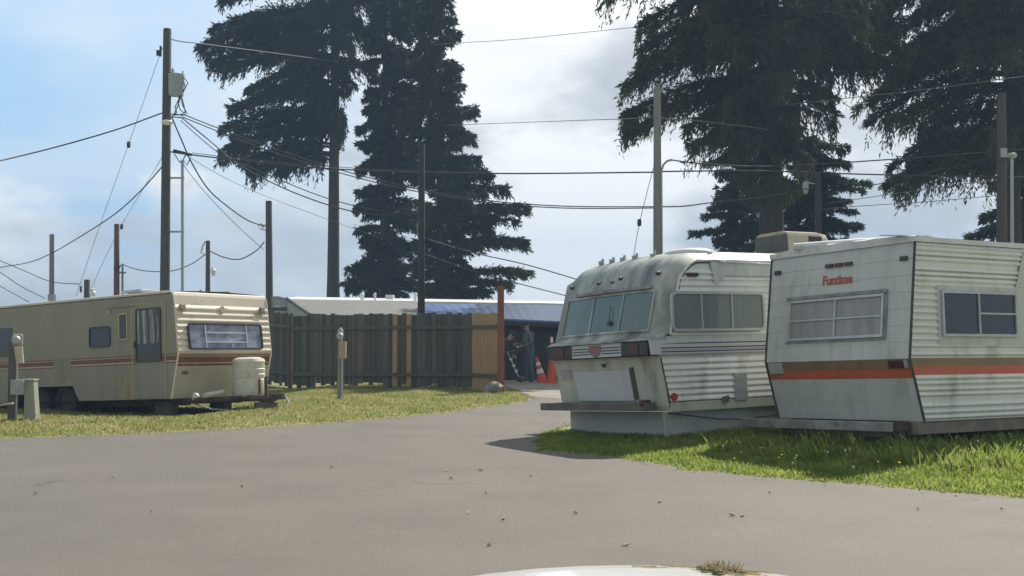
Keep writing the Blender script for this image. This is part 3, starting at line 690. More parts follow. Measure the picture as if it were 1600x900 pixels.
mb = MB(); mb.pbox(S, .16, Lg, -.02, .11, -.05, .012); part(mb, 'lower_trim', M['cream_low'], t2, bevel=.01)
# lower nose: board, vent, badge, beam
LF = Plane((.145,0,0),(0,-1,0),(-.125,0,.70))
mb = MB(); mb.pbox(LF, -1.95, -.68, .14, .57, .006, .03); part(mb, 'cover_board', M['board_white'], t2, bevel=.004)
mb = MB(); mb.pbox(LF, -.672, -.60, .16, .60, .004, .018); part(mb, 'stained_edge', M['dark_seal'], t2)
mb = MB(); mb.pbox(LF, -2.3, -2.06, .46, .60, .004, .016); part(mb, 'number_plate', M['galv'], t2, bevel=.004)
mb = MB(); mb.face([LF(-1.30,.665,.014),LF(-1.17,.665,.014),LF(-1.19,.63,.014),LF(-1.235,.605,.014),LF(-1.28,.63,.014)]); part(mb, 'lock_badge', M['dark_plastic'], t2, recalc=False)
BB = Plane((.02,0,0),(0,-1,0),(0,0,1))
mb = MB(); mb.pbox(BB, -2.68, -.22, .005, .115, -.06, .12); part(mb, 'bumper_beam', M['beam_dark'], t2, bevel=.012)
mb = MB(); mb.box((-.03,.30,.09),(.12,.1,.12)); mb.ball((-.1,.28,.1),.035,8); part(mb, 'beam_bracket', M['rust'], t2)
# skirt panels
mb = MB(); mb.pbox(Plane((.28,0,0),(0,-1,0),(0,0,1)), -W-.0, -.1, -.50, -.02, 0, .02); mb.pbox(S, .12, 4.2, -.55, -.022, -.12, -.09)
part(mb, 'skirt_panel', M['skirt'], t2)
mb = MB(); mb.tube([S(.1,-.03,.02),S(.5,-.08,.01),S(1.0,-.15,.02),S(1.5,-.17,.03),S(2.2,-.14,.02)],.012,5); part(mb, 'hanging_hose', M['dark_plastic'], t2, smooth=True)
for x in (4.4,5.2):
    for y in (.2, W-.2): wheel(t2, (x, y, -.1), .33, .2)
# roof fittings
mb = MB(); mb.lathe([(.36,0),(.34,.05),(.25,.085),(.12,.10),(.0,.105)], (1.0,.45,2.115), 20); part(mb, 'roof_dome', M['roof_white'], t2, smooth=True)
for i, y in enumerate((1.98,1.72,1.46,1.18,.78)):
    mb = MB(); x = .62; z0 = 2.135
    mb.box((x,y,z0+.02),(.05,.075,.06 if i < 4 else .03)); mb.box((x,y-.042,z0+.04),(.04,.01,.08)); part(mb, 'roof_bracket', M['galv'], t2)
for y, z in ((2.24,1.80),(1.55,1.80),(1.22,1.79),(1.05,1.83),(.26,1.84)):
    mb = MB(); q = FW(-y, (z-1.03)*1.037, .045*(1-((y-W/2)/(W/2))**2)*.6); mb.ball(q, (.03,.055,.028), 8); o = part(mb, 'clearance_light', M['darkred_lens'], t2, smooth=True)
    mb = MB(); mb.ball(q+Vector((-.02,-.03,.018)), .013, 6); part(mb, 'lamp_cap', M['lamp_white'], o)
# roof air conditioner
c = Vector((3.82, 1.15, 2.27)); mb = MB()
sec = [(-.36,0),(-.36,.22),(-.31,.31),(-.22,.33),(.22,.33),(.31,.31),(.36,.22),(.36,0)]
rows = [[c + Vector((x*s_+off, y*s_, z*h)) for y, z in sec] for x, s_, h, off in ((-.50,1,1,0),(.22,1,1,0),(.38,.97,.92,0),(.50,.92,.55,0),(.54,.9,.2,0))]
mb.grid(rows); mb.face([q for q in rows[0]][::-1]); mb.face(rows[-1])
o = part(mb, 'air_conditioner', M['ac_beige'], t2, smooth='auto')
mb = MB(); mb.box(c+Vector((-.515,0,.15)),(.024,.66,.25)); part(mb, 'coil', M['dark_seal'], o)
mb = MB()
for q in range(9): mb.box(c+Vector((-.06+.032*q,-.366,.16)),(.022,.014,.17))
part(mb, 'grille', M['dark_plastic'], o)
mb = MB(); mb.box(c+Vector((.0,0,-.055)),(1.12,.8,.11)); part(mb, 'mounting_base', M['ac_beige'], o, bevel=.008)

# ---- beige trailer with maroon stripes (left) ----
a, b, k, H, W, Lg = .117, .202, .844, 2.006, 2.42, 8.4
t1 = empty('travel_trailer', frame((-6.15,22.53,.38), R(147.44), R(2.49), R(.45), flip=True))
tag(t1, 'beige travel trailer with maroon stripes and a gas bottle cover on its drawbar', 'trailer', 'parked travel trailers')
S = Plane((0,0,0),(1,0,0),(0,0,1))
FU = Plane((0,0,k),(0,1,0),(-a,0,H-k)); FL = Plane((-b,0,0),(0,1,0),(b,0,k)); fu = math.hypot(a,H-k); fl = math.hypot(b,k)
front = lambda z: a*(z-k)/(H-k) if z >= k else b*(k-z)/k
mb = MB()
# near side with wheel arch cut out
for z0, z1, mi in ((.30,.665,0),(.665,.685,2),(.685,.715,3),(.715,.80,2),(.80,.815,3),(.815,.84,2),(.84,H-.06,0)):
    mb.face([S(-Lg,z0),S(-front(z0),z0),S(-front(z1),z1),S(-Lg,z1)], mi)
mb.face([S(-2.84,0),S(-front(0),0),S(-front(.3),.3),S(-3.03,.3)], 0); mb.face([S(-Lg,0),S(-4.9,0),S(-4.75,.3),S(-Lg,.3)], 0)
mb.grid([[(-2.84,0,0),(-3.03,0,.3),(-4.75,0,.3),(-4.9,0,0)],[(-2.84,.5,0),(-3.03,.5,.3),(-4.75,.5,.3),(-4.9,.5,0)]], 4)
prof = ribs(.02, fu-.13, .114, .022, .026)
corr(mb, FU, prof, lambda z: 0.0, lambda z: W, mf=lambda z: 1)
mb.face([FU(0,0,0),FU(W,0,0),FU(W,.02,0),FU(0,.02,0)],1)
top = [FU(0,fu-.13,0)]
arc = [(-a*.89,H-.13),(-a*.93,H-.08),(-a*1.1,H-.03),(-a*1.45,H-.005),(-a*2.0,H)]
mb.grid([[(x,y,z) for y in (0,.1,W-.1,W)] for x,z in arc], 1)
for z0, z1, mi in ((0,.60,5),(.60,.645,2),(.645,.665,3),(.665,.775,2),(.775,.79,3),(.79,.815,2),(.815,.84,3)):
    q = fl/k; mb.face([FL(0,z0*q),FL(W,z0*q),FL(W,z1*q),FL(0,z1*q)], mi)
mb.face([(-Lg,0,H-.06),(-a,0,H-.06),(-a-.02,.03,H-.01),(-Lg,.03,H-.01)],0)
mb.face([(-front(0),W,0),(0,W,k),(-a,W,H-.05),(-Lg,W,H-.05),(-Lg,W,0)],0); mb.face([(-Lg,0,0),(-Lg,W,0),(-Lg,W,H),(-Lg,0,H)],0)
mb.face([(-b,0,0),(-Lg,0,0),(-Lg,W,0),(-b,W,0)],4)
part(mb, 'body', [M['beige'], M['beige_front_lit'], M['maroon'], M['tan_line'], M['black_under'], M['beige_low']], t1, recalc=False)
mb = MB(); mb.grid([[(x,y,H+.004+.03*math.sin(math.pi*y/W)) for x in (-a*1.9,-1.5,-3,-5,-Lg)] for y in [W*j/10 for j in range(11)]]); mb.grid([[(x,-.012,z) for x in (-a*1.9,-Lg)] for z in (H-.03,H+.004)]); part(mb, 'roof', M['roof_white'], t1, recalc=False, smooth=True)
for y in (-.004, W+.004):
    mb = MB(); mb.tube([(-front(z)+.004,y,z) for z in (0,.3,.6,k,1.2,1.6,H-.16)]+[(-a*1.0,y,H-.08),(-a*1.4,y,H-.02),(-a*2.6,y,H+.0),(-2,y,H),(-Lg,y,H)],.017,6)
    part(mb, 'corner_trim', M['beige_front_lit'], t1, smooth='auto')
rwindow(t1, FU, .235, 2.17, (.90-k)*1.005, (1.405-k)*1.005, .07, M['dark_plastic'], M['foil'], vbars=(), off=.032, th=.03, fw=.032)
mb = MB()
for q in (.659,1.738): mb.pbox(FU, q-.014,q+.014,.09,.535,.035,.058)
for q in (.20,.38): mb.pbox(FU, .67,1.725,q-.012,q+.012,.035,.055)
part(mb, 'window_bars', M['alu_frame'], t1)
for y in (.154,2.247):
    mb = MB(); mb.pbox(FU, y-.075,y+.075,.80,.92,.02,.06); part(mb, 'clearance_light', M['frame_tan'], t1, bevel=.02)
mb = MB(); mb.lathe([(.045,0),(.07,.004),(.07,.01),(.045,.01)], FU(1.17,.84,.026), 14, M=FU.n.to_track_quat('Z','Y').to_matrix()); mb.pbox(FU,1.02,1.33,.85,.865,.022,.028); part(mb, 'badge', M['tan_line'], t1)
mb = MB(); mb.pbox(FL,.15,.30,.46,.52,.002,.02); part(mb, 'outlet_cover', M['beam_dark'], t1, bevel=.006)
# side windows and door
rwindow(t1, S, -2.51,-1.885,1.03,1.435,.06,M['dark_plastic'],M['glass_dark'],off=.0,th=.02,fw=.03)
window(t1, S, -1.645,-1.385,1.14,1.66,M['tan_line'],M['glass_dark'],off=.0,th=.018,fw=.03)
mb = MB(); mb.pbox(S,-1.235,-.35,.02,1.80,.002,.012); dr = part(mb,'door',M['beige'],t1)
mb = MB()
for q in ((-1.262,-1.238,.0,1.82),(-.348,-.33,.0,1.82),(-1.238,-.348,1.803,1.82)): mb.pbox(S,*q,.001,.016)
part(mb,'door_frame',M['tan_line'],dr)
for z0,z1,mm_ in ((.665,.685,'maroon'),(.715,.80,'maroon'),(.815,.84,'maroon')):
    mb = MB(); mb.pbox(S,-1.23,-1.15,z0,z1,.0125,.015); mb.pbox(S,-.44,-.355,z0,z1,.0125,.015); part(mb,'stripe',M[mm_],dr)
rwindow(dr, S, -1.14,-.445,.70,1.72,.05,M['dark_plastic'],M['glass_dark'],off=.013,th=.02,fw=.025,name='door_window')
g = MB(); ny = 14
rows = [[S(-1.10+.60*j/ny*(1 - .22*abs(q-1.3)), q, .0215+.003*math.sin(j*1.3+q)) for j in range(ny+1)] for q in (1.05,1.2,1.4,1.6,1.69)]
g.grid(rows); part(g,'curtain',M['drape'],dr,recalc=False,smooth=True)
mb = MB(); mb.pbox(S,-1.19,-1.13,.98,1.10,.013,.05); part(mb,'door_handle',M['dark_plastic'],dr,bevel=.008)
mb = MB(); rr = random.Random(8); mb.face([S(-1.74,.0,.003),S(-1.27,.0,.003)]+[S(-1.27-.47*i/12,.50+rr.uniform(-.06,.10),.003) for i in range(13)]); part(mb,'rust_stain_sheet',M['brown_stain'],t1,recalc=False)
mb = MB(); mb.face([S(-3.08,.86,.003),S(-3.60,.85,.003)]+[S(-3.62+.54*i/14,.47-.10*math.sin(math.pi*i/14)+rr.uniform(-.035,.035),.003) for i in range(15)]); part(mb,'faded_patch',mat('faded_patch',(.21,.205,.145),.7,(.29,.27,.185),4),t1,recalc=False)
mb = MB(); mb.pbox(S,-2.0,-1.2,1.78,1.80,.001,.03); part(mb,'door_gutter',M['beige'],t1)
mb = MB(); mb.pbox(S,-1.95,-1.87,1.66,1.74,.001,.03); part(mb,'porch_lamp',M['tan_line'],t1,bevel=.01)
mb = MB(); mb.pbox(S,-7.6,-4.95,.95,1.55,.001,.012); part(mb,'rear_window',M['glass_dark'],t1)
for n0,n1 in ((-.6,-.5),(-1.95,-1.85)):
    mb = MB(); mb.pbox(S,-Lg,-.35,-.14,-.004,n0,n1); part(mb,'chassis_rail',M['rust'],t1)
# drawbar, jack, gas bottle cover
mb = MB(); A0=(-.3,.35,-.04); A1=(-.3,W-.35,-.04); T=(1.25,W/2,-.06)
mb.tube([A0,T],.055,6); mb.tube([A1,T],.055,6); mb.box((1.3,W/2,-.03),(.3,.1,.1)); mb.box((.55,W/2,-.02),(.6,.9,.03)); mb.tube([(-.1,.5,-.03),(.2,.2,-.04),(.5,.05,.0)],.03,6)
part(mb,'drawbar',M['rust'],t1)
mb = MB(); mb.tube([(1.02,W/2,.35),(1.02,W/2,-.25)],.03,8); mb.box((1.02,W/2,-.27),(.2,.2,.03)); mb.tube([(1.02,W/2,.33),(1.16,W/2-.1,.36)],.012,6); part(mb,'jack',M['rust'],t1)
mb = MB(); mb.tube([(1.25,W/2,0),(1.45,W/2+.1,-.05),(1.5,W/2+.1,-.15)],.018,5); mb.tube([(-.2,.5,-.1),(.2,.6,-.22),(.5,.9,-.26),(.7,1.1,-.2)],.018,5); part(mb,'cable',M['galv'],t1)
c = Vector((.58,W/2,0)); mb = MB()
prof = [(.0,.74),(.20,.735),(.29,.70),(.315,.65),(.30,.62)]
for z in (.52,.42,.32): prof += [(.305,z+.02),(.295,z),(.315,z-.015)]
prof += [(.315,.06),(.30,.02)]
mb.lathe(prof[::-1], c, 24); part(mb,'gas_bottle_cover',M['tank'],t1,smooth='auto')
mb = MB(); mb.tube([c+Vector((.33,-.05,.02)),c+Vector((.33,-.05,.32))],.022,6); part(mb,'cover_strap',M['post_red'],t1)
mb = MB(); mb.tube([(.15,.45,.03),(.4,.75,.10)],.05,6); mb.ball((.02,.38,.02),.08,8); part(mb,'coupling_cover',M['tank'],t1,smooth=True)
# roof vent
mb = MB(); mb.box((-1.95,.8,H+.05),(.36,.36,.10)); mb.box((-1.95,.8,H+.13),(.58,.5,.06)); part(mb,'roof_vent',M['galv'],t1,bevel=.02)
mb = MB(); mb.tube([(-.3,1.6,H+.04),(-.9,1.4,H+.06),(-1.0,1.5,H+.13)],.022,5); part(mb,'roof_aerial',M['dark_seal'],t1)
for x in (-3.4,-4.25):
    for y in (.2,W-.2): wheel(t1,(x,y,-.02),.34,.2)
for y in (.5,1.9):
    mb = MB(); mb.box((-.9,y,-.2),(.4,.22,.28)); part(mb,'support_block',M['beam_dark'],t1)
def onground(name, label, cat, mb_fn, m, x, y, group=None, **k_):
    mb = MB(); mb_fn(mb); o = mb.build(name, m, None, **k_); o.location = (x, y, gz(x,y)); return tag(o, label, cat, group)
q = t1.matrix_world @ Vector((1.02,W/2,0))
def f_(mb):
    mb.box((0,0,.06),(.4,.2,.12), Matrix.Rotation(.5,3,'Z')); mb.box((.02,.0,.15),(.28,.18,.06), Matrix.Rotation(.2,3,'Z'))
onground('block_stack','dark blocks under the drawbar jack of the beige trailer','block',f_,M['beam_dark'],q.x,q.y,bevel=.008)
# ------------------------------------------------------------------ wooden fence
def on(px, D): return P(px, HZ, D).x
fe = empty('wooden_fence'); tag(fe, 'tall weathered plank fence with a few pale replacement boards', 'fence')
rr = random.Random(21)
def fence_run(px0, d0, px1, d1, py0, py1, pick, gap=(0,0)):
    A = Vector((on(px0,d0), d0)); Bv = Vector((on(px1,d1), d1)); Lr = (Bv-A).length; u = (Bv-A)/Lr; n = Vector((u.y,-u.x))
    if n.y > 0: n = -n
    zt0, zt1 = P(px0,py0,d0).z, P(px1,py1,d1).z
    x = 0; groups = {}; last = None; seq = 0
    while x < Lr-.02:
        w = min(rr.uniform(.13,.15), Lr-x); c = A + u*(x+w/2); t = (x+w/2)/Lr
        g = gz(c.x, c.y); pxc = 800 + F*c.x/c.y
        key = pick(pxc); zb = g + rr.choice((.02,.03,.05,.08,.12 if key != 'fence_tan' else .04)); zt = zt0+(zt1-zt0)*t + rr.uniform(-.035,.03)
        if key != 'fence_dark' and last != key: seq += 1
        last = key
        mb = groups.setdefault(key if key == 'fence_dark' else (key, seq), MB()); ga = rr.choice((.004,.006,.010,.016))
        mb.mi = rr.choice((0,0,1,1,1,2)) if key == 'fence_dark' else 0
        a, b = c-u*(w/2-ga/2), c+u*(w/2-ga/2); th = .02; off = rr.uniform(0,.006)
        a, b = a+n*off, b+n*off
        mb.hexa([(*a,zb),(*b,zb),(*(b-n*th),zb),(*(a-n*th),zb),(*a,zt),(*b,zt),(*(b-n*th),zt),(*(a-n*th),zt)])
        x += w
    for key, mb in groups.items():
        if key == 'fence_dark': part(mb, 'boards', [M[key],M['fence_dark2'],M['fence_dark3']], fe)
        else:
            key = key[0]
            part(mb, 'board', M[key], fe, {'fence_tan':'pale new tan boards','fence_brown':'brown boards'}[key])
    mb = MB()
    for frac in (.12,.74):
        z0 = gz(A.x,A.y)+.3; z0 = gz(A.x,A.y) + (zt0-gz(A.x,A.y))*(1-frac) - .12; z1 = gz(Bv.x,Bv.y) + (zt1-gz(Bv.x,Bv.y))*(1-frac) - .12
        a, b = A+n*.008, Bv+n*.008; q = n*.05
        mb.hexa([(*a,z0-.045),(*b,z1-.045),(*(b+q),z1-.045),(*(a+q),z0-.045),(*a,z0+.045),(*b,z1+.045),(*(b+q),z1+.045),(*(a+q),z0+.045)])
    part(mb, 'rail', M['fence_dark'], fe)
    return A, u, n
def pk(px):
    if 612 < px < 622 or 633 < px < 643 or 738 < px < 781: return 'fence_tan'
    if 566 < px < 577 or 622 < px < 633 or 448 < px < 458 or 684 < px < 692: return 'fence_brown'
    return 'fence_dark'
fence_run(396, 34.5, 457, 33.0, 484, 490, lambda p: 'fence_dark')
fence_run(457, 32.6, 740, 30.9, 492, 489, pk)
fence_run(740, 30.85, 783, 30.0, 489, 488, pk)
for px, D, top, m_ in ((530,32.3,505,'fence_brown'),(688,31.35,500,'fence_brown'),(455,32.75,493,'fence_brown')):
    x = on(px, D); g = gz(x, D); z = P(px, top, D).z; mb = MB(); mb.box((x, D-.10, (z+g)/2), (.10,.09,z-g)); part(mb, 'post', M[m_], fe, bevel=.006)
D = 29.9; x = on(782.5, D); g = gz(x, D)
mb = MB(); mb.hexa([(x-.085,D-.07,g-.1),(x+.085,D-.07,g-.1),(x+.085,D+.07,g-.1),(x-.085,D+.07,g-.1)]+[(x-.08,D-.065,P(782,447,D).z),(x+.08,D-.065,P(782,447,D).z),(x+.08,D+.065,P(782,447,D).z),(x-.08,D+.065,P(782,447,D).z)])
part(mb, 'end_post', M['post_red'], fe, 'tall reddish brown end post', bevel=.008)
def rockf(seed, r):
    def f_(mb):
        rg = random.Random(seed); rows = []
        for i in range(6):
            a = math.pi*(i+.05)/5.1; rows.append([Vector((math.sin(a)*math.cos(t), math.sin(a)*math.sin(t), math.cos(a)*.7)) * r * rg.uniform(.8,1.15) + Vector((0,0,r*.5)) for t in [2*math.pi*j/9 for j in range(9)]])
        mb.grid(rows, close=True); mb.face(rows[0]); mb.face(rows[-1][::-1])
    return f_
onground('rock','larger grey rock against the foot of the reddish end post','rock',rockf(1,.24),M['rock'],on(771,29.4),29.4,smooth='auto')
onground('rock','smaller grey rock left of the larger one by the fence end','rock',rockf(2,.15),M['rock'],on(764,29.3),29.3,smooth='auto')

# ------------------------------------------------------------------ buildings behind the fence
def roofed(name, label, D0, D1, pxl, pxr, py_ridge0, py_ridge1, py_eave0, py_eave1, rm, wm, ribs_=0, gable=True, cat='shed'):
    e = empty(name); tag(e, label, cat)
    r0, r1 = P(pxl[0],py_ridge0,D1), P(pxr[0],py_ridge1,D1); e0, e1 = P(pxl[1],py_eave0,D0), P(pxr[1],py_eave1,D0)
    mb = MB(); n = 40; rows_t = []; rows_b = []
    for i in range(n+1):
        t = i/n; dz = (.008 if (ribs_ and i % 2) else 0)
        rows_t.append([r0.lerp(r1,t)+Vector((0,0,dz)), e0.lerp(e1,t)+Vector((0,0,dz))])
        rows_b.append([r0.lerp(r1,t)+Vector((0,0,-.05)), e0.lerp(e1,t)+Vector((0,0,-.05))])
    mb.grid(rows_t); mb.grid(rows_b); mb.grid([[r[1] for r in rows_t],[r[1] for r in rows_b]]); mb.grid([[r[0] for r in rows_t],[r[0] for r in rows_b]])
    mb.face([rows_t[0][0],rows_t[0][1],rows_b[0][1],rows_b[0][0]]); mb.face([rows_t[-1][0],rows_t[-1][1],rows_b[-1][1],rows_b[-1][0]])
    part(mb, 'roof', rm, e)
    mb = MB(); k0, k1 = e0.copy(), e1.copy(); k0.y += .3; k1.y += .3; k0.x += .05; k1.x -= .05
    bk0, bk1 = r0.copy(), r1.copy(); bk0.y -= .05; bk1.y -= .05; bk0.x += .05; bk1.x -= .05
    z = lambda v, zz: (v.x, v.y, zz)
    mb.face([z(k0,-.1),z(k1,-.1),z(k1,k1.z-.05),z(k0,k0.z-.05)]); mb.face([z(bk0,-.1),z(bk1,-.1),z(bk1,bk1.z-.05),z(bk0,bk0.z-.05)])
    for f0, f1 in ((k0,bk0),(k1,bk1)): mb.face([z(f0,-.1),z(f1,-.1),z(f1,f1.z-.05),z(f0,f0.z-.05)])
    part(mb, 'wall', wm, e)
    return e, e0, e1
sh, e0, e1 = roofed('shed','long low shed with a plain grey roof behind the fence',38.0,42.5,(447,484),(652,664),467,472,492,493,M['roof_grey'],M['wall_pale'])
mb = MB(); mb.tube([P(448,466,42.35),P(466,479,40.2),P(484.5,491.5,37.95)],.05,6); part(mb,'verge_trim',M['dark_seal'],sh)
mb = MB(); fr = [P(424,463,42.6),P(436,463,42.6),P(448,466,42.5),P(466,479,40.3),P(483,491,38.1),P(483,640,38.1),P(424,640,42.6)]
mb.face(fr); mb.face([q+Vector((0,.12,0)) for q in fr][::-1]); mb.grid([fr,[q+Vector((0,.12,0)) for q in fr]],close=True); part(mb,'gable_wall',M['wall_pale'],sh,recalc=False)
mb = MB(); mb.box(P(433,483,40.4),(.7,.2,.12)); part(mb,'window_hood',M['dark_seal'],sh)
sb, e0, e1 = roofed('shed','open shed under a blue metal roof right of the tall fence post',37.6,42.5,(640,662),(930,935),474,477,492,505,M['roof_blue'],M['wall_dark'],ribs_=1)
mb = MB(); mb.hexa([e0+Vector((0,-.03,-.20)),e1+Vector((0,-.03,-.20)),e1+Vector((0,.02,-.20)),e0+Vector((0,.02,-.20)),e0+Vector((0,-.03,-.052)),e1+Vector((0,-.03,-.052)),e1+Vector((0,.02,-.052)),e0+Vector((0,.02,-.052))])
part(mb,'fascia',M['wall_dark'],sb)
mb = MB(); x0, x1 = on(786,38.3), on(930,38.3); n = 24
for i in range(n):
    xa = x0+(x1-x0)*i/n; xb = xa+(x1-x0)/n-.012; mb.box(((xa+xb)/2, 37.86+ (i%3)*.004, 1.0),(xb-xa,.03,1.85))
part(mb,'wall_boards',M['wall_dark'],sb)
mh = empty('mobile_home'); tag(mh,'long mobile home with a white roof edge behind both sheds','mobile home')
mb = MB(); A = P(428,467,45); B_ = P(960,476,45)
mb.hexa([(A.x,45,A.z-.16),(B_.x,45,B_.z-.16),(B_.x,50,B_.z-.16),(A.x,50,A.z-.16),(A.x,45,A.z),(B_.x,45,B_.z),(B_.x,50,B_.z+.25),(A.x,50,A.z+.25)]); part(mb,'roof',M['roof_white'],mh)
mb = MB(); mb.box(((A.x+B_.x)/2,47.5,1.3),(B_.x-A.x-.2,4.7,2.7)); part(mb,'wall',M['wall_pale'],mh)
for px, py, w_ in ((609,464,.3),(566,466,.08),(649,468,.07),(586,467,.05)):
    q = P(px,py+4,45.6); mb = MB(); mb.lathe([(w_*.8,-.25),(w_*.8,.10),(w_,.11),(w_,.20),(w_*.5,.24)],(q.x,45.6,A.z+.02),12) if w_ < .2 else mb.box((q.x,45.6,A.z+.09),(.30,.3,.16)); part(mb,'roof_vent',M['roof_white'],mh)

# ------------------------------------------------------------------ service posts in the lawn
def f_(mb): pass
D = 23.3; x = on(532,D+3.0); D = 26.2; g = gz(on(532,D),D); x = on(532,D)
mp = empty('meter_post', loc=(x,D,g)); tag(mp,'thin post with a beige meter box and grey meter, in front of the fence','meter post')
zt = P(532,522,D).z-g
mb = MB(); mb.tube([(-.02,0,-.1),(0,0,zt)],.05,8); part(mb,'post',M['pole_grey'],mp,smooth='auto')
mb = MB(); mb.box((.06,-.09,P(537,547,D).z-g),(.15,.14,.36)); bx = part(mb,'meter_box',M['box_beige'],mp,bevel=.01)
mb = MB(); mb.lathe([(.0,.08),(.06,.07),(.075,.03),(.075,0)],(.0,-.06,P(533,525,D).z-g),14,M=Matrix.Rotation(R(90),3,'X')); mb.lathe([(.06,0),(.06,.1),(.02,.16)],(0,0,zt-.02),10); part(mb,'meter',M['galv'],mp,smooth='auto')
mb = MB(); mb.tube([(.05,-.07,.05),(.05,-.07,P(537,556,D).z-g)],.02,6); part(mb,'conduit',M['galv'],mp)
D = 19.6; x = on(22,D); g = gz(x,D)
mp = empty('meter_post', loc=(x,D,g)); tag(mp,'dark post with round glass meter, paper notice and grey switch box at the left edge','meter post')
Z = lambda py: P(22,py,D).z-g
mb = MB(); mb.box((-.03,.06,(Z(535)-.1)/2),(.13,.09,Z(535)+.1)); part(mb,'post',M['fence_dark'],mp,bevel=.006)
mb = MB(); mb.lathe([(.0,.05),(.055,.045),(.07,.02),(.07,0)],(.05,-.03,Z(531)),16,M=Matrix.Rotation(R(90),3,'X')); part(mb,'meter_glass',M['galv'],mp,smooth='auto')
mb = MB(); mb.box((.05,.02,Z(531)),(.17,.07,.19)); part(mb,'meter_socket',M['box_grey'],mp,bevel=.03)
mb = MB(); mb.hexa([Vector(q) for q in ((.05,-.03,Z(567)),(.17,-.03,Z(567)),(.17,.0,Z(567)),(.05,.0,Z(567)),(.01,-.03,Z(541)),(.14,-.03,Z(541)),(.14,0,Z(541)),(.01,0,Z(541)))]); part(mb,'notice',M['note'],mp)
mb = MB(); mb.box((.08,.0,Z(605)),(.21,.12,.24)); mb.box((.09,-.065,Z(606)),(.05,.015,.09)); part(mb,'switch_box',M['box_grey'],mp,bevel=.008)
mb = MB(); mb.tube([(.06,.0,Z(594)),(.06,.0,Z(574))],.014,6); part(mb,'conduit',M['galv'],mp)
def f_(mb): mb.hexa([(-.09,-.1,-.05),(.10,-.1,-.05),(.10,.1,-.05),(-.09,.1,-.05),(-.10,-.09,.62),(.05,-.09,.62),(.05,.09,.62),(-.10,.09,.62)]); mb.box((-.025,0,.635),(.18,.21,.03)); mb.box((.08,-.108,.08),(.06,.01,.03))
onground('utility_pedestal','leaning green grey utility pedestal beside the left meter post','pedestal',f_,M['pedestal_green'],on(52,19.7),19.7,bevel=.01)
def f_(mb): mb.tube([(-.9,.1,.16),(.0,-.1,.30)],.02,6); mb.tube([(-.75,.05,.2),(-.1,-.05,.28)],.012,5)
onground('pipe','pale pipe propped low against the left meter post','pipe',f_,M['note'],on(22,19.2),19.3)

# ------------------------------------------------------------------ utility poles
def pole(px, py_top, D, r, m, label, px_b=None, name='utility_pole', cat='utility pole'):
    t = P(px, py_top, D); xb = on(px_b or px, D); g = float(rz(np.array(D)))
    e = empty(name, loc=(xb, D, g)); tag(e, label, cat)
    mb = MB(); h = t.z-g; mb.tube([(0,0,-.3),((t.x-xb)*.5,0,h*.5),(t.x-xb,0,h-.02),(t.x-xb,0,h)],[r*1.12,r,r*.88,r*.8],12); part(mb,'shaft',m,e,smooth='auto')
    loc = lambda px_, py_, dy=0: P(px_,py_,D) - Vector((xb,D,g)) + Vector((0,dy,0))
    return e, loc
e, l = pole(261.5,45,40,.155,M['pole'],'tallest wooden pole carrying a grey transformer and a lamp', 257)
c = l(270,133,-.0); c.x = l(262,133).x+.28
mb = MB(); mb.lathe([(.0,-.36),(.235,-.36),(.25,-.30),(.265,.27),(.28,.30),(.27,.35),(.12,.40),(0,.41)],c,20); tr = part(mb,'transformer',M['transformer'],e,smooth='auto')
mb = MB(); mb.lathe([(.04,0),(.06,.05),(.03,.08),(.05,.12),(.02,.18)],c+Vector((-.1,-.05,.38)),10); mb.lathe([(.03,0),(.05,.04),(.02,.08),(.04,.12)],c+Vector((.22,0,.34)),8); part(mb,'bushing',M['porcelain'],tr,smooth='auto')
mb = MB(); mb.ball(l(264,193,-.2),(.2,.2,.09),12); mb.tube([l(260,196,-.05),l(264,196,-.2)],.03,6); part(mb,'lamp',M['lamp_white'],e,smooth=True)
mb = MB()
for pts in ([(281,118),(290,124),(294,130),(288,142),(282,150),(286,165),(293,178)],[(281,121),(288,128),(290,138),(283,148),(279,165),(273,178)],[(282,145),(279,160),(282,172),(290,178),(284,182)],[(284,150),(288,165),(290,176),(282,180),(272,180)],[(280,156),(274,168),(277,176),(270,182)]):
    q = [l(x_,y_,-.05) for x_,y_ in pts]; mb.tube(q,.018,5,cap=False)
for a_,b_ in (((263,178),(292,180)),((263,182),(286,184))): mb.tube([l(*a_),l(*b_)],.02,5)
part(mb,'drop_cables',M['wire'],e,smooth=True)
mb = MB(); q = l(251,80); mb.box(q,(.06,.06,.35)); mb.box(q+Vector((-.07,0,-.06)),(.12,.1,.18)); mb.tube([q+Vector((0,0,.1)),l(258,78)],.015,5); part(mb,'cutout_switch',M['dark_plastic'],e)
mb = MB(); mb.tube([l(271,235),l(300,242)],.05,5); mb.tube([l(293,242),l(297,248),l(292,258),l(286,250),l(290,242)],.02,5); mb.tube([l(272,240),l(280,252),l(288,258)],.018,5); part(mb,'cable_clamp',M['wire'],e,smooth=True)
mb = MB(); mb.tube([l(285,455),l(285,250)],.05,8); part(mb,'conduit',M['galv'],e,smooth='auto')
for py in (278,362):
    mb = MB(); mb.tube([l(262,py),l(288,py)],.035,6); part(mb,'standoff_arm',M['galv'],e)
e, l = pole(81,366,58,.12,M['pole_grey'],'plain short pole, leftmost of the poles behind the beige trailer')
mb = MB(); mb.box(l(81,465),(.28,.3,.3)); part(mb,'bracket',M['galv'],e)
e, l = pole(182.5,350,54,.13,M['pole_red'],'slender reddish pole behind the beige trailer, with a small mast at its right')
mb = MB(); mb.tube([l(184,428,-.1),l(187,420,-.1),l(190,414,-.1)],.025,5); mb.tube([l(179,420,-.15),l(184,424,-.15),l(186,410,-.1)],.02,5); part(mb,'service_loop',M['wire'],e)
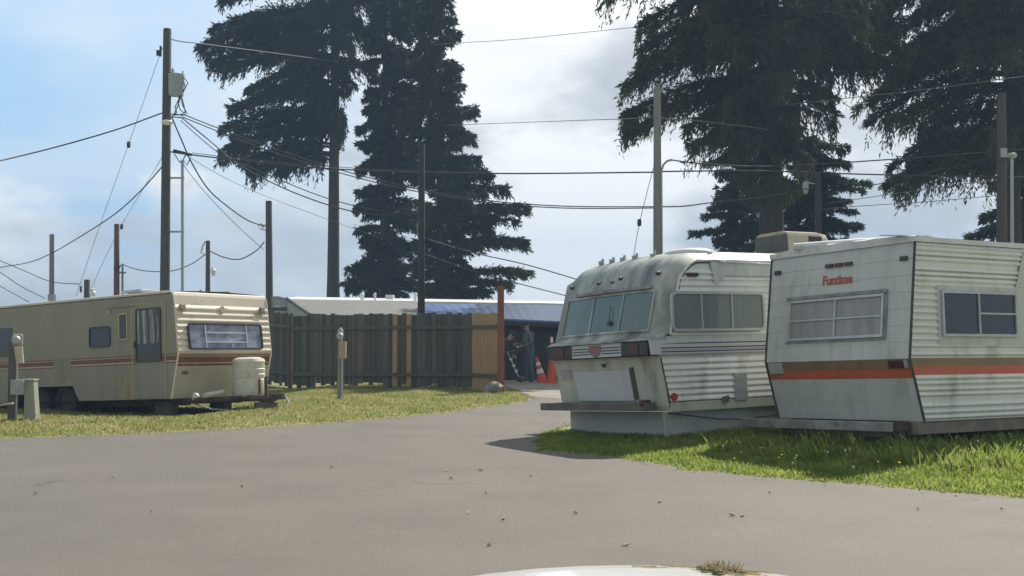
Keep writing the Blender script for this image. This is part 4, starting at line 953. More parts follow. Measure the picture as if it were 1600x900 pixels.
e, l = pole(191.5,412,55,.055,M['pole_grey'],'thin mast with a short crossbar right of the reddish pole',name='mast',cat='mast')
mb = MB(); mb.tube([l(186,426),l(197,426)],.045,6); part(mb,'crossbar',M['pole_grey'],e)
e, l = pole(136,437,50,.135,M['pole'],'stumpy pole top just showing above the beige trailer roof vent')
mb = MB(); mb.lathe([(.02,.26),(.09,.22),(.05,.16),(.12,.1),(.14,0),(.10,-.08)],l(146,460,-.1),12); part(mb,'lamp',M['lamp_white'],e,smooth='auto')
mb = MB(); mb.box(l(127,452,-.05),(.07,.07,.26)); part(mb,'insulator',M['dark_plastic'],e)
e, l = pole(325,376,48,.10,M['pole'],'short dark pole with a wire loop and a small glass lamp')
mb = MB(); mb.tube([l(326,378),l(320,378),l(316,386),l(314,394),l(321,398)],.03,5); part(mb,'weatherhead',M['galv'],e)
mb = MB(); mb.lathe([(.03,.16),(.09,.1),(.10,0),(.06,-.12),(.02,-.14)],l(334,426,-.05),10); mb.tube([l(327,422),l(334,418,-.05)],.02,5); part(mb,'lamp',M['lamp_white'],e,smooth='auto')
e, l = pole(420,314,45,.135,M['pole'],'mid height pole with wire brackets right behind the beige trailer',422)
mb = MB(); mb.tube([l(415,353),l(408,349),l(404,353),l(408,358),l(416,360)],.025,5); mb.box(l(411,353),(.1,.1,.12)); part(mb,'wire_bracket',M['galv'],e)
e, l = pole(659,225,36.6,.105,M['pole_dark'],'dark pole in front of the conifers rising above the long shed roof',658)
mb = MB(); mb.tube([l(660,380),l(654,370),l(652,352),l(656,343),l(661,342)],.03,6); part(mb,'conduit_bend',M['pole_grey'],e,smooth=True)
e, l = pole(1027,136,38,.13,M['pole_grey'],'pale weathered pole with conduit behind the rounded trailer nose')
mb = MB(); mb.tube([l(1033.5,420,-.06),l(1033,268,-.06),l(1036,258,-.06),l(1042,252,-.06),l(1050,250,-.06)],.035,6); part(mb,'conduit',M['galv'],e,smooth=True)
e, l = pole(1278,268,46,.14,M['pole_dark'],'dark pole half hidden by the small conifer behind the roof air conditioner')
mb = MB(); mb.lathe([(.02,.3),(.11,.22),(.12,0),(.07,-.18),(.02,-.2)],l(1258,295,-.1),10); mb.tube([l(1276,288),l(1258,285,-.1)],.025,5); part(mb,'lamp',M['galv'],e,smooth='auto')
e, l = pole(1565,146,41,.165,mat('pole_brown',(.085,.068,.058),.85,(.06,.05,.045),6,stretch=(5,5,.2)),'brown pole at the right edge before the far conifers')
mb = MB(); mb.box(l(1565,240,-.15),(.2,.15,.3)); part(mb,'bracket',M['galv'],e)
e, l = pole(1581,242,39,.055,M['galv'],'slim grey lamp post beside the brown pole',name='street_lamp',cat='street lamp')
mb = MB(); mb.ball(l(1581,243),(.17,.17,.10),10); part(mb,'lamp_head',M['galv'],e,smooth=True)

# ------------------------------------------------------------------ wires
def wire(label, pts, r=.018, m='wire', name='wire', cat='wire', n=10, sag=0):
    """pts: (px, py, distance); a smooth cable through them"""
    q = [P(*p) for p in pts]; out_ = []
    if len(q) == 2:
        for i in range(n+1):
            t = i/n; v = q[0].lerp(q[1], t); v.z -= sag*4*t*(1-t); out_.append(v)
    else:
        for i in range(len(q)-1):
            p0, p1, p2, p3 = q[max(i-1,0)], q[i], q[i+1], q[min(i+2,len(q)-1)]
            for k in range(6):
                t = k/6; out_.append(.5*((2*p1)+(p2-p0)*t+(2*p0-5*p1+4*p2-p3)*t*t+(3*p1-p0-3*p2+p3)*t**3))
        out_.append(q[-1])
    o0 = out_[0]; mb = MB(); mb.tube([v-o0 for v in out_], r, 5); o = mb.build(name, M[m], None, smooth=True); o.location = o0
    return tag(o, label, cat, 'overhead wires')
wire('thick cable from the transformer pole up off the left edge, just below the transformer',[(-40,258,34),(0,251,36),(90,229,38),(180,203,39.2),(252,177,40),(258,176,40)],.024)
wire('sagging cable from the transformer pole down past the leftmost short pole',[(-40,428,70),(0,418,65),(45,410,61),(80,396,58),(130,367,52),(180,334,47),(220,298,43),(257,256,40)],.024)
wire('guy wire from the top of the transformer pole down to the left',[(250,85,40),(200,228,43),(150,370,47),(119,462,50)],.010,'wire_pale',cat='guy wire')
wire('thin stay wire from the transformer pole to behind the reddish pole',[(258,238,40),(222,298,45),(189,354,52),(160,412,56),(140,458,60)],.010,'wire_pale',cat='guy wire')
for px,py,D,lb in ((201,226,43,'small insulator on the guy wire of the transformer pole'),(190,354,52,'small insulator on the stay wire by the reddish pole'),(999,348,39,'small insulator on the guy wire of the pale pole')):
    mb = MB(); mb.lathe([(.02,-.12),(.06,-.1),(.07,0),(.06,.1),(.02,.12)],(0,0,0),8); o = mb.build('insulator',M['dark_plastic']); o.location = P(px,py,D); tag(o,lb,'insulator')
wire('cable drooping from the transformer pole to the pole right of the beige trailer',[(268,182,40),(282,215,40.5),(300,255,41.3),(325,295,42.3),(355,322,43.3),(385,343,44.3),(408,352,45)],.024)
wire('short slack cable between the mid height pole and the short dark pole',[(413,378,45),(400,392,45.8),(375,405,46.6),(350,402,47.4),(329,393,48)],.022)
wire('slack cable from the short dark pole across to the thin mast',[(320,398,48),(300,412,49.3),(270,423,51),(235,424,53),(210,420,54.3),(191,413,55)],.02)
wire('long straight cable from the transformer pole to the pale pole',[(266,237,40),(300,242,40),(420,255,39.6),(560,266,39),(780,271,38.4),(1022,269,38)],.024)
wire('long straight cable from the pale pole to the brown pole, just above the air conditioner',[(1029,268,38),(1180,267,39),(1340,272,39.8),(1480,275,40.5),(1563,276,41),(1640,277,43)],.024)
wire('upper strand of the twin cable from the transformer to the pale pole',[(290,180,40),(330,196,40),(410,226,39.7),(520,262,39.2),(640,293,38.8),(760,313,38.4),(880,322,38.2),(1022,323,38)],.018)
wire('lower strand of the twin cable from the transformer to the pale pole',[(286,183,40),(330,201,40),(410,232,39.7),(520,267,39.2),(640,297,38.8),(760,316,38.4),(880,325,38.2),(1022,325,38)],.018)
wire('cable from the transformer curving down to the pole before the conifers',[(284,184,40),(330,222,39.7),(370,255,39.3),(430,288,38.7),(500,316,38),(560,332,37.5),(610,337,37),(656,336,36.6)],.020)
wire('second cable beside the one curving to the pole before the conifers',[(282,188,40),(330,230,39.7),(355,245,39.3),(430,278,38.7),(500,306,38),(560,323,37.5),(610,332,37),(656,334,36.6)],.016)
wire('faint thin wire crossing low to the dense conifer',[(290,242,40),(360,282,46),(450,320,54),(600,374,67)],.012,'wire_pale')
wire('faint thin wire from the cable clamp down towards the mid height pole',[(282,252,40),(320,300,42),(370,352,44),(412,390,45)],.012,'wire_pale')
wire('thin wire strung just above the horizontal cable left of the conifers',[(300,239,40),(420,252,41),(560,263,42),(700,269,42)],.012)
wire('twisted cable continuing right from the pale pole towards the dark pole',[(1029,323,38),(1070,322,39.5),(1115,316,41),(1200,306,43.5),(1276,292,46)],.022)
wire('cable from the conduit of the pale pole rising to the brown pole',[(1050,250,38),(1100,256,38.6),(1190,260,39.2),(1300,255,40),(1420,247,40.4),(1563,236,41),(1640,230,42)],.022)
wire('cable rising from the dark pole towards the brown pole',[(1280,302,46),(1340,294,44.8),(1420,277,43.2),(1500,258,42),(1563,243,41)],.018)
wire('thin wire below the rising cable right of the small conifer',[(1290,318,46),(1340,311,45),(1450,295,43),(1563,280,41)],.013,'wire_pale')
wire('lowest thin wire right of the small conifer',[(1285,327,46),(1343,322,45),(1450,315,43),(1563,305,41)],.013,'wire_pale')
wire('thin wire past the upper part of the pale pole into the huge drooping tree',[(690,196,63.4),(880,189,46),(970,186,40),(1026,184,37.86),(1120,192,43),(1205,203,49.2)],.014,'wire_pale')
wire('thin high wire crossing the right trees upward to the right edge',[(1208,166,49.2),(1300,156,46),(1450,139,43),(1563,124,41),(1640,114,42)],.014,'wire_pale')
wire('very thin high wire in the sky between the two tree groups',[(603,76,67.5),(700,68,62),(800,62,58),(900,52,55),(1010,41,52.5),(1197,24,49.2)],.014,'wire_pale')
wire('guy wire from the pale pole down to the left behind the rounded nose',[(1021,262,38),(1000,345,39),(990,400,40)],.011,'wire_pale',cat='guy wire')
wire('wire sloping down from the conifers behind the rounded trailer, upper one',[(661,372,36.6),(740,395,37.4),(820,413,38.2),(900,436,39)],.017)
wire('wire sloping down from the conifers behind the rounded trailer, lower one',[(661,396,36.6),(740,424,37.4),(810,443,38.2),(900,466,39)],.015)
wire('cable at the left edge sloping down to the stumpy pole',[(-30,392,60),(0,407,57),(40,424,54),(80,440,51.5),(126,444,50)],.018)
wire('cable at the left edge sloping down onto the beige trailer roof',[(-30,404,48),(0,425,48),(34,448,49),(70,466,50)],.018)
wire('lowest cable at the left edge vanishing behind the beige trailer',[(-30,432,48),(0,447,48),(45,472,49)],.016)
wire('heavy insulated jumper at the top of the transformer pole',[(266,61,40),(285,65,42),(320,69,47),(420,82,58),(527,96,73.4)],.022)
# ------------------------------------------------------------------ conifers
def needle_mat(name, c1, c2):
    return mat(name, c1, .7, c2, .55, detail=5, spec=.15, trans=.3)
M['needle_a'] = needle_mat('needle_a', (.040,.052,.034), (.022,.031,.022))
M['needle_b'] = needle_mat('needle_b', (.06,.08,.042), (.028,.04,.026))
M['needle_sunlit'] = needle_mat('needle_sunlit', (.11,.115,.042), (.035,.045,.022))  # olive sunlit tint put into the needle colour, in clumps
def conifer(label, px, D, py_top, r0, prof, boughs=(), nb=90, leaf=.42, wid=.15, hang=1.0, droop=.25, dens=14, m='needle_a', depth=.8, px_b=None, seed=1, bare=None, name='conifer', lean=0, sprayw=.28, fill=(.45,1.0)):
    rg = np.random.default_rng(seed)
    x0 = P(px_b or px, HZ, D).x; g = float(rz(np.array(min(D, 150)))); top = P(px, py_top, D)
    e = empty(name, loc=(x0, D, g)); tag(e, label, 'tree', 'conifers behind the trailers')
    H_ = top.z-g; tx = top.x-x0
    axis_x = lambda z: tx*z/H_
    pz = np.array([P(px, p[0], D).z-g for p in prof]); pl = np.array([(px-p[1])/F*D for p in prof]); pr = np.array([(p[2]-px)/F*D for p in prof])
    o = np.argsort(pz); pz, pl, pr = pz[o], pl[o], pr[o]
    jobs = []     # tip vectors: (azimuth, length, tip z, droop, width factor)
    for q in boughs:
        t = P(q[0], q[1], D); dx = t.x-x0-axis_x(t.z-g); sc = q[2] if len(q) > 2 else 1
        for rep in range(2):
            az = (0 if dx > 0 else math.pi) + rg.uniform(-.3,.3)
            jobs.append((az, abs(dx)/max(.6,math.cos(az-(0 if dx>0 else math.pi))), t.z-g+rg.uniform(-.2,.2), droop*rg.uniform(.8,1.2), sc))
    for i in range(nb):
        z = pz[0] + (pz[-1]-pz[0])*((i+rg.random())/nb)
        az = rg.uniform(0, 2*np.pi); c = (1+math.cos(az))/2
        Lm = (np.interp(z,pz,pr)*c + np.interp(z,pz,pl)*(1-c))
        side = abs(math.cos(az)); Lm = Lm*side + (1-side)*Lm*depth
        Lb = Lm*rg.uniform(*fill)
        if Lb < .25: continue
        jobs.append((az, Lb, z, droop*rg.uniform(.6,1.3), 1))
    Ps, Ds, Ss = [], [], []
    tm = MB(); nh = 8
    tm.tube([(axis_x(H_*t),0,H_*t-.3*(t == 0)) for t in [i/nh for i in range(nh+1)]], [r0*1.25 if t == 0 else max(.04, r0*(1-.85*(i/nh))) for i, t in enumerate([i/nh for i in range(nh+1)])], 10)
    for az, Lb, z, dr, sc in jobs:
        d = np.array([math.cos(az), math.sin(az), 0]); pp = np.array([-d[1], d[0], 0])
        za = min(z + dr*Lb, H_*.985) ; za = max(za, .3)
        base = np.array([axis_x(za), 0, za]); tip = np.array([axis_x(z), 0, z]) + d*Lb
        cur = lambda s_: base + (tip-base)*s_[:, None]*np.array([1,1,0]) + np.stack([0*s_,0*s_, (tip-base)[2]*(s_**1.5) + .08*Lb*np.sin(s_*math.pi) + .03*Lb*np.clip(s_-.75,0,1)*4],1)
        # feathery side sprays hanging from the bough, each a strand of small needle tufts
        ns = max(8, int(Lb*dens*sc)); s = rg.uniform(.06, 1, ns)**.85; c0 = cur(s); sg = np.where(rg.random(ns) < .5, -1., 1.)
        wd = (sprayw*Lb+.25)*np.sqrt(np.clip(1.03-s,0,1))*np.clip(s*3+.15,0,1)
        hf = hang*rg.uniform(.45,1.35)*rg.uniform(.12,1.0,ns)**1.3*(1-.45*s)
        ax = d*rg.uniform(.3,.9,ns)[:,None] + pp*(sg*rg.uniform(.15,.9,ns))[:,None]; ax[:,2] += .12
        m_ = 22; u = (np.arange(m_)+rg.random((ns,m_)))/m_
        sl = wd*rg.uniform(.45,1.1,ns)
        pos = c0[:,None,:] + ax[:,None,:]*(sl[:,None]*u)[:,:,None]
        pos[:,:,2] -= hf[:,None]*u**1.4
        pos += rg.normal(0,.045,(ns,m_,3))*np.array([1,1,.8])
        dirv = ax[:,None,:]*sl[:,None,None] + np.zeros((ns,m_,3)); dirv[:,:,2] -= 1.4*hf[:,None]*u**.4
        dirv /= np.linalg.norm(dirv,axis=2)[:,:,None]+1e-6
        dirv += rg.normal(0,.38,(ns,m_,3)); dirv /= np.linalg.norm(dirv,axis=2)[:,:,None]
        Ps.append(pos.reshape(-1,3)); Ds.append(dirv.reshape(-1,3)); Ss.append(leaf*rg.uniform(.55,1.25,ns*m_))
        k = [cur(np.array([t]))[0] for t in (0,.3,.6,.9)]; rb = min(.09, .018*Lb+.012)
        tm.tube(k, [rb,rb*.8,rb*.55,rb*.25], 4, cap=False)
    part(tm, 'trunk', M['bark'], e, smooth=True)
    Pn, Dn, Sn = np.concatenate(Ps), np.concatenate(Ds), np.concatenate(Ss); n = len(Pn)
    rv = rg.normal(0,1,(n,3)); sd_ = np.cross(Dn, rv); sd_ /= np.linalg.norm(sd_,axis=1)[:,None]+1e-9
    wv = sd_*(wid*Sn/leaf*.5)[:,None]; nv = np.cross(Dn, sd_)*(Sn*.12)[:,None]
    V = np.empty((n,4,3)); V[:,0] = Pn; V[:,1] = Pn+Dn*(Sn*.45)[:,None]+wv; V[:,2] = Pn+Dn*Sn[:,None]-nv; V[:,3] = Pn+Dn*(Sn*.45)[:,None]-wv
    V = V.reshape(-1,3); me = bpy.data.meshes.new('crown'); me.vertices.add(len(V)); me.vertices.foreach_set('co', V.ravel())
    idx = np.arange(n)[:,None]*4; tri = np.concatenate([idx+[[0,1,2]], idx+[[0,2,3]]],1).reshape(-1)
    me.loops.add(len(tri)); me.loops.foreach_set('vertex_index', tri.astype(np.int32)); me.polygons.add(len(tri)//3)
    me.polygons.foreach_set('loop_start', np.arange(0,len(tri),3,dtype=np.int32)); me.update(calc_edges=True); me.validate(); me.materials.append(M[m])
    c = bpy.data.objects.new('crown', me); COL.objects.link(c); c.parent = e
    return e
# big bare-trunked fir, left
conifer('tall fir with a long bare trunk and hanging crown behind the long shed', 527, 74, -420, .42,
  [(-420,520,534),(-250,460,600),(-60,400,640),(10,385,612),(60,385,592),(100,405,575),(150,425,556),(185,440,548),(205,460,545)],
  [(316,78,1.3),(332,100,1.3),(345,62,1.2),(362,118),(356,8,1.3),(352,-20,1.2),(384,142),(366,182,1.3),(356,212,1.3),(354,242,1.4),(380,262,1.2),(400,272,1.1),(436,262,1.1),(402,200,1.3),(420,150),(450,205,1.2),(480,190,1.2),(500,196,1.2),(537,205,.9),(540,180,.8),(585,110),(600,60),(640,20,1.2),(698,-2,1.4),(690,30,1.3),(650,-30,1.4)],
  nb=150, leaf=.33, wid=.085, hang=2.1, droop=.22, m='needle_a', px_b=520, seed=3)
# dense column conifer and the spreading one to its right
conifer('dense dark conifer standing right of the bare fir trunk', 602, 68, -60, .4,
  [(-60,590,620),(20,570,668),(90,560,690),(180,562,690),(260,556,690),(340,558,690),(400,552,690),(440,536,690),(466,542,690)],
  [(540,448,1.1),(545,425),(556,330),(560,268)], nb=210, leaf=.29, wid=.08, hang=.7, droop=.16, m='needle_a', seed=5, depth=.9, sprayw=.33)
conifer('broad conifer with upturned spreading boughs behind the dark pole', 688, 64, -20, .32,
  [(-60,676,700),(40,630,716),(110,620,728),(150,618,728),(200,616,745),(240,620,755),(290,626,778),(330,640,800),(380,640,796),(430,640,772),(466,650,752)],
  [(745,176,.8),(718,148,.6),(724,190,.7),(748,248),(768,272),(792,294),(822,326,1.2),(806,340),(820,382,1.1),(822,428,1.2),(800,446,.9),(760,458),(712,96,.6)], nb=220, leaf=.28, wid=.075, hang=.75, droop=-.04, m='needle_b', seed=6, sprayw=.36, fill=(.4,1.0))
# huge weeping tree above the white trailers
conifer('huge drooping conifer with thick trunk behind the rounded trailer', 1205, 50, -420, .62,
  [(-420,1195,1215),(-250,1090,1320),(-80,1000,1390),(0,1010,1400),(60,1045,1385),(110,1055,1350),(150,1065,1322),(190,1085,1312),(215,1110,1300),(250,1110,1290),(300,1150,1262)],
  [(972,150,1.4),(976,180,1.4),(985,205,1.3),(1000,110,1.3),(1005,40,1.3),(1000,75,1.2),(1075,205,1.1),(1075,235,1.1),(1130,190,1.2),(1110,150,1.3),(1090,95,1.3),(1340,70,1.3),(1360,118,1.2),(1385,112,1.2),(1330,100,1.2),(1395,20,1.3),(1360,30,1.3),(1310,185,1.1),(1305,150,1.1),(1300,120,1.1),(1345,92,1.2),(1370,95,1.2),(1400,90,1.2),(1395,50,1.3),(1060,60,1.3),(1120,40,1.3),(935,5,.8),(940,-20,1),(1150,262,1),(1270,250,1)],
  nb=170, leaf=.26, wid=.062, hang=2.3, droop=.28, m='needle_sunlit', seed=8)
conifer('smaller airy conifer below the huge drooping tree', 1262, 56, 205, .22,
  [(205,1258,1266),(235,1235,1310),(265,1222,1325),(300,1212,1335),(335,1205,1335),(370,1205,1345),(395,1200,1350)],
  [(1325,232,.8),(1338,290,1),(1350,296,.8),(1345,360,.9),(1328,262,.8)], nb=130, leaf=.23, wid=.06, hang=.45, droop=-.02, m='needle_b', seed=9)
conifer('young conifer with upswept twigs left of the thick trunk', 1160, 58, 232, .2,
  [(232,1150,1168),(260,1120,1190),(300,1115,1200),(340,1105,1205),(375,1110,1205),(395,1120,1205)],
  [(1082,366,1),(1098,345,.8),(1112,316,.8),(1122,300,.7),(1100,255,.8),(1118,372,.9)], nb=100, leaf=.23, wid=.06, hang=.4, droop=.0, m='needle_b', seed=10)
# right-hand hanging tree
conifer('hanging conifer with ragged curtain boughs at the right', 1580, 52, -420, .5,
  [(-420,1572,1588),(-250,1400,1700),(-80,1345,1760),(0,1340,1760),(60,1360,1750),(110,1372,1740),(160,1385,1710),(200,1397,1690),(230,1402,1680),(258,1404,1660)],
  [(1380,60,1.3),(1395,100,1.3),(1370,20,1.3),(1580,60,1.2),(1575,110,1.1),(1600,20,1.2),(1560,140,1.1),(1352,172,1),(1362,190,1),(1375,205,1.1),(1380,130,1.2),(1378,150,1.2),(1390,310,1.1),(1395,285,1.2),(1405,262,1.2),(1430,260,1.2),(1490,255,1.2),(1510,245,1.1),(1530,225,1),(1400,90,1.2),(1450,200,1.3),(1470,240,1.3)],
  nb=185, leaf=.26, wid=.062, hang=2.2, droop=.30, m='needle_sunlit', seed=12)
conifer('dark conifer cut by the right edge of the view', 1640, 60, -300, .42,
  [(-300,1632,1648),(-100,1570,1750),(0,1560,1760),(60,1570,1740),(120,1575,1740),(200,1570,1730),(260,1545,1740),(320,1540,1740),(370,1530,1750),(400,1535,1750)],
  [(1532,268,.7),(1528,342,.8),(1522,372,.8),(1545,300,.7)], nb=150, leaf=.29, wid=.08, hang=.8, droop=.12, m='needle_a', seed=13)
# ------------------------------------------------------------------ people
def skin_mesh(joints, edges, root):
    me = bpy.data.meshes.new('tmp'); me.from_pydata([j[0] for j in joints], edges, [])
    o = bpy.data.objects.new('tmp', me); COL.objects.link(o)
    sk = o.modifiers.new('s', 'SKIN'); sk.use_smooth_shade = True
    sv = me.skin_vertices[0].data
    for i, j in enumerate(joints):
        r_ = j[1]; sv[i].radius = (r_, r_) if not isinstance(r_, tuple) else r_
        sv[i].use_root = (i == root)
    sb = o.modifiers.new('u', 'SUBSURF'); sb.levels = 2; sb.render_levels = 2
    dg = bpy.context.evaluated_depsgraph_get(); dg.update()
    m2 = bpy.data.meshes.new_from_object(o.evaluated_get(dg)); bpy.data.objects.remove(o)
    return m2
def person(label, loc, rot, J, top, bottom, waist):
    """J: named joints in metres, facing -X"""
    names = list(J); joints = [J[n] for n in names]; ix = {n:i for i,n in enumerate(names)}
    E_ = [('pelvis','belly'),('belly','chest'),('chest','neck0'),('neck0','neck'),('neck','headc'),('headc','headt'),
          ('chest','shL'),('shL','elL'),('elL','wrL'),('wrL','paL'),('chest','shR'),('shR','elR'),('elR','wrR'),('wrR','paR'),
          ('pelvis','hiL'),('hiL','knL'),('knL','anL'),('anL','toL'),('pelvis','hiR'),('hiR','knR'),('knR','anR'),('anR','toR')]
    E_ = [(ix[a],ix[b]) for a,b in E_]
    me = skin_mesh(joints, E_, ix['pelvis'])
    for m_ in (top, bottom, M['skin'], M['boot']): me.materials.append(m_)
    hd = Vector(J['neck'][0]); wl, wr = Vector(J['paL'][0]), Vector(J['paR'][0])
    eL, eR = Vector(J['elL'][0]), Vector(J['elR'][0])
    up = (Vector(J['headt'][0])-hd).normalized()
    for p in me.polygons:
        c = p.center; p.use_smooth = True
        near_hand = min((c-wl).length,(c-wr).length) < .085
        p.material_index = 2 if ((c-hd).dot(up) > .0 and (c-Vector(J['headc'][0])).length < .22) or near_hand else (3 if c.z < .09 else (1 if waist(c) else 0))
    o = bpy.data.objects.new('person', me); COL.objects.link(o); o.location = loc; o.rotation_euler = (0,0,rot)
    # fingers, nose, ears joined to the same mesh
    mb = MB()
    for w_, pa in (('wrL','paL'),('wrR','paR')):
        a, b_ = Vector(J[w_][0]), Vector(J[pa][0]); d = (b_-a).normalized(); s_ = d.cross(Vector((0,0,1))).normalized(); dn = s_.cross(d)
        for k,(off,ln) in enumerate(((-.03,.062),(-.01,.075),(.01,.07),(.03,.055))):
            p0 = b_ + s_*off; mb.tube([p0-d*.02, p0+d*ln*.45, p0+d*ln*.7-dn*.02*(1), p0+d*ln*.75-dn*.045],[.010,.0095,.009,.007],6)
        p0 = a.lerp(b_,.5)+s_*.03; mb.tube([p0, p0+s_*.03+d*.03, p0+s_*.03+d*.06-dn*.02],[.012,.011,.008],6)
    hc = Vector(J['headc'][0]); f = Vector(J['face'][0] if 'face' in J else (-1,0,0)) if False else FACE
    sx_ = f.cross(up).normalized()
    mb.tube([hc+f*.085+up*.01, hc+f*.118-up*.02],[.012,.017],6)
    for q in (-1,1): mb.ball(hc+sx_*.088*q,(.018,.018,.03),6)
    eo = mb.build('tmp2', M['skin']); 
    bm = bmesh.new(); bm.from_mesh(me); n0 = len(bm.faces); bm.from_mesh(eo.data); bm.faces.ensure_lookup_table()
    for q in bm.faces[n0:]: q.material_index = 2
    bm.to_mesh(me); bm.free(); bpy.data.objects.remove(eo)
    mb = MB()
    for q in (-1,1): mb.ball(hc+f*.092+sx_*.034*q+up*.025,.011,6)
    part(mb,'eye',M['dark_plastic'],o)
    mb = MB(); mb.tube([hc+f*.098+sx_*.025-up*.055, hc+f*.102-up*.058, hc+f*.098-sx_*.025-up*.055],.006,5); part(mb,'mouth',M['text_red'],o)
    # cap
    mb = MB(); Mx = up.to_track_quat('Z','Y').to_matrix()
    mb.lathe([(.112,.0),(.112,.04),(.10,.08),(.06,.112),(0,.12)], hc+up*.055, 14, M=Mx)
    q0 = hc+up*.06+f*.09; mb.hexa([q0+sx_*.08-up*.008,q0-sx_*.08-up*.008,q0-sx_*.055+f*.09-up*.02,q0+sx_*.055+f*.09-up*.02,q0+sx_*.08+up*.006,q0-sx_*.08+up*.006,q0-sx_*.055+f*.09-up*.008,q0+sx_*.055+f*.09-up*.008])
    part(mb,'cap',M['cap'],o,smooth='auto')
    return tag(o, label, 'person', 'people by the shed')
D = 36.2; g = float(rz(np.array(D)))
FACE = Vector((-.94,0,-.33)).normalized()
J = {'pelvis':((0,0,.94),(.15,.125)),'belly':((-.01,0,1.12),(.155,.125)),'chest':((-.04,0,1.34),(.175,.125)),'neck0':((-.07,0,1.49),.075),'neck':((-.10,0,1.54),.062),'headc':((-.13,0,1.65),(.088,.10)),'headt':((-.125,0,1.745),(.075,.085)),
     'shL':((-.05,.20,1.42),.078),'elL':((-.08,.29,1.16),.058),'wrL':((-.31,.20,1.13),.038),'paL':((-.40,.17,1.14),.034),
     'shR':((-.05,-.20,1.42),.078),'elR':((-.06,-.28,1.15),.058),'wrR':((-.30,-.17,1.08),.038),'paR':((-.39,-.12,1.07),.034),
     'hiL':((.0,.11,.90),.10),'knL':((-.06,.16,.50),.07),'anL':((.0,.20,.09),.05),'toL':((-.17,.23,.045),.042),
     'hiR':((.0,-.10,.90),.105),'knR':((-.02,-.17,.50),.07),'anR':((.03,-.22,.09),.05),'toR':((-.14,-.25,.045),.042)}
xp = on(828, D)
o = person('person in dark hooded top, jeans and cap, standing with both forearms raised', (xp, D, g), R(22), J, M['hoodie'], M['jeans'], lambda c: c.z < .96 and abs(c.y) < .26 and c.x > -.2)
mb = MB(); mb.box((0,0,0),(.09,.16,.03),Matrix.Rotation(.4,3,'Y')); q = o.matrix_world; bpy.context.view_layer.update()
b_ = mb.build('paper_cup', M['lamp_white'], None, bevel=.004); b_.location = o.matrix_world @ Vector((-.44,-.10,1.06)); tag(b_,'small white object held in the hands of the standing person','paper')
mb = MB(); mb.lathe([(.0,.0),(.13,.03),(.16,.14),(.13,.27),(.05,.33),(.03,.36)],(0,0,0),12); mb.tube([(0,0,.36),(.03,0,.44),(.02,.0,.5)],.012,5)
b_ = mb.build('bag', M['dark_plastic'], None, smooth='auto'); b_.location = o.matrix_world @ Vector((-.42,.16,.64)); tag(b_,'black bag hanging from the hand of the standing person','bag')
# bending person with a string trimmer, mostly behind the end post
D = 34.9; g = float(rz(np.array(D)))
FACE = Vector((.62,0,-.78)).normalized()
J = {'pelvis':((-.15,0,.88),(.15,.125)),'belly':((-.02,0,1.02),(.15,.125)),'chest':((.14,0,1.17),(.17,.125)),'neck0':((.24,0,1.26),.075),'neck':((.28,0,1.28),.062),'headc':((.36,0,1.36),(.088,.10)),'headt':((.40,0,1.44),(.075,.085)),
     'shL':((.19,.19,1.2),.078),'elL':((.22,.24,.94),.058),'wrL':((.36,.12,.82),.038),'paL':((.43,.07,.79),.034),
     'shR':((.19,-.19,1.2),.078),'elR':((.13,-.26,.95),.058),'wrR':((.22,-.14,.86),.038),'paR':((.28,-.08,.84),.034),
     'hiL':((-.15,.10,.85),.105),'knL':((-.05,.13,.47),.075),'anL':((-.12,.14,.09),.052),'toL':((.05,.16,.045),.042),
     'hiR':((-.15,-.10,.85),.105),'knR':((.0,-.13,.47),.075),'anR':((-.05,-.15,.09),.052),'toR':((.12,-.17,.045),.042)}
xp2 = on(780.5, D); o2 = person('person bending forward behind the reddish fence post, in dark clothes', (xp2,D,g), R(-8), J, M['dark_top'], M['jeans'], lambda c: c.z < .93 and c.x < .1)
st = empty('string_trimmer'); tag(st,'string trimmer held by the bending person, pale shaft and dark head','string trimmer')
h0, h1 = P(792,548,34.85), P(813,595,34.8); h1.z = max(h1.z, g+.06)
mb = MB(); mb.tube([h0,h0.lerp(h1,.5),h1],.022,8); part(mb,'shaft',M['galv'],st)
mb = MB(); d = (h1-h0)
mb.lathe([(.02,.14),(.08,.12),(.10,.05),(.12,.0),(.05,-.03)],h1+Vector((.02,0,0)),12); mb.box(h1+Vector((-.08,0,.05)),(.26,.24,.03),Matrix.Rotation(.3,3,'Y')); part(mb,'cutting_head',M['dark_plastic'],st,bevel=.008)
mb = MB(); mb.box(h0-d*.12,(.22,.2,.22)); part(mb,'engine',M['dark_plastic'],st,bevel=.03)
for t in (.28,.5,.68):
    q = h0.lerp(h1,t); mb = MB(); mb.box(q,(.07,.06,.06),Matrix.Rotation(.9,3,'Y')); mb.tube([q,q+Vector((.06,-.03,.03))],.012,5); part(mb,'clamp',M['lamp_white'],st)
# traffic cones
def cone(label, px, py_b, D, h, r, tilt=0, bands=((.36,.52),(.66,.78))):
    g = float(rz(np.array(D))) if D < 35.5 else float(rz(np.array(D))) ; e = empty('traffic_cone', loc=(on(px,D), D, gz(on(px,D),D) if sdf(np.array([on(px,D)]),np.array([D]))[0] > 0 else g)); e.rotation_euler = (0,tilt,0)
    tag(e, label, 'traffic cone', 'cones before the shed')
    rad = lambda z: r*.75 + (r*.16-r*.75)*z/h
    mb = MB(); mb.lathe([(0,0),(r*1.15,0),(r*1.15,.03),(rad(.03)+.02,.035),(rad(.05),.05),(rad(h*.5),h*.5),(rad(h),h),(.0,h)],(0,0,0),18); part(mb,'cone_body',M['cone'],e,smooth='auto')
    for a_,b_ in bands:
        mb = MB(); mb.lathe([(rad(h*a_)+.002,h*a_),(rad(h*b_)+.002,h*b_)],(0,0,0),18); part(mb,'reflective_band',M['cone_band'],e,smooth='auto')
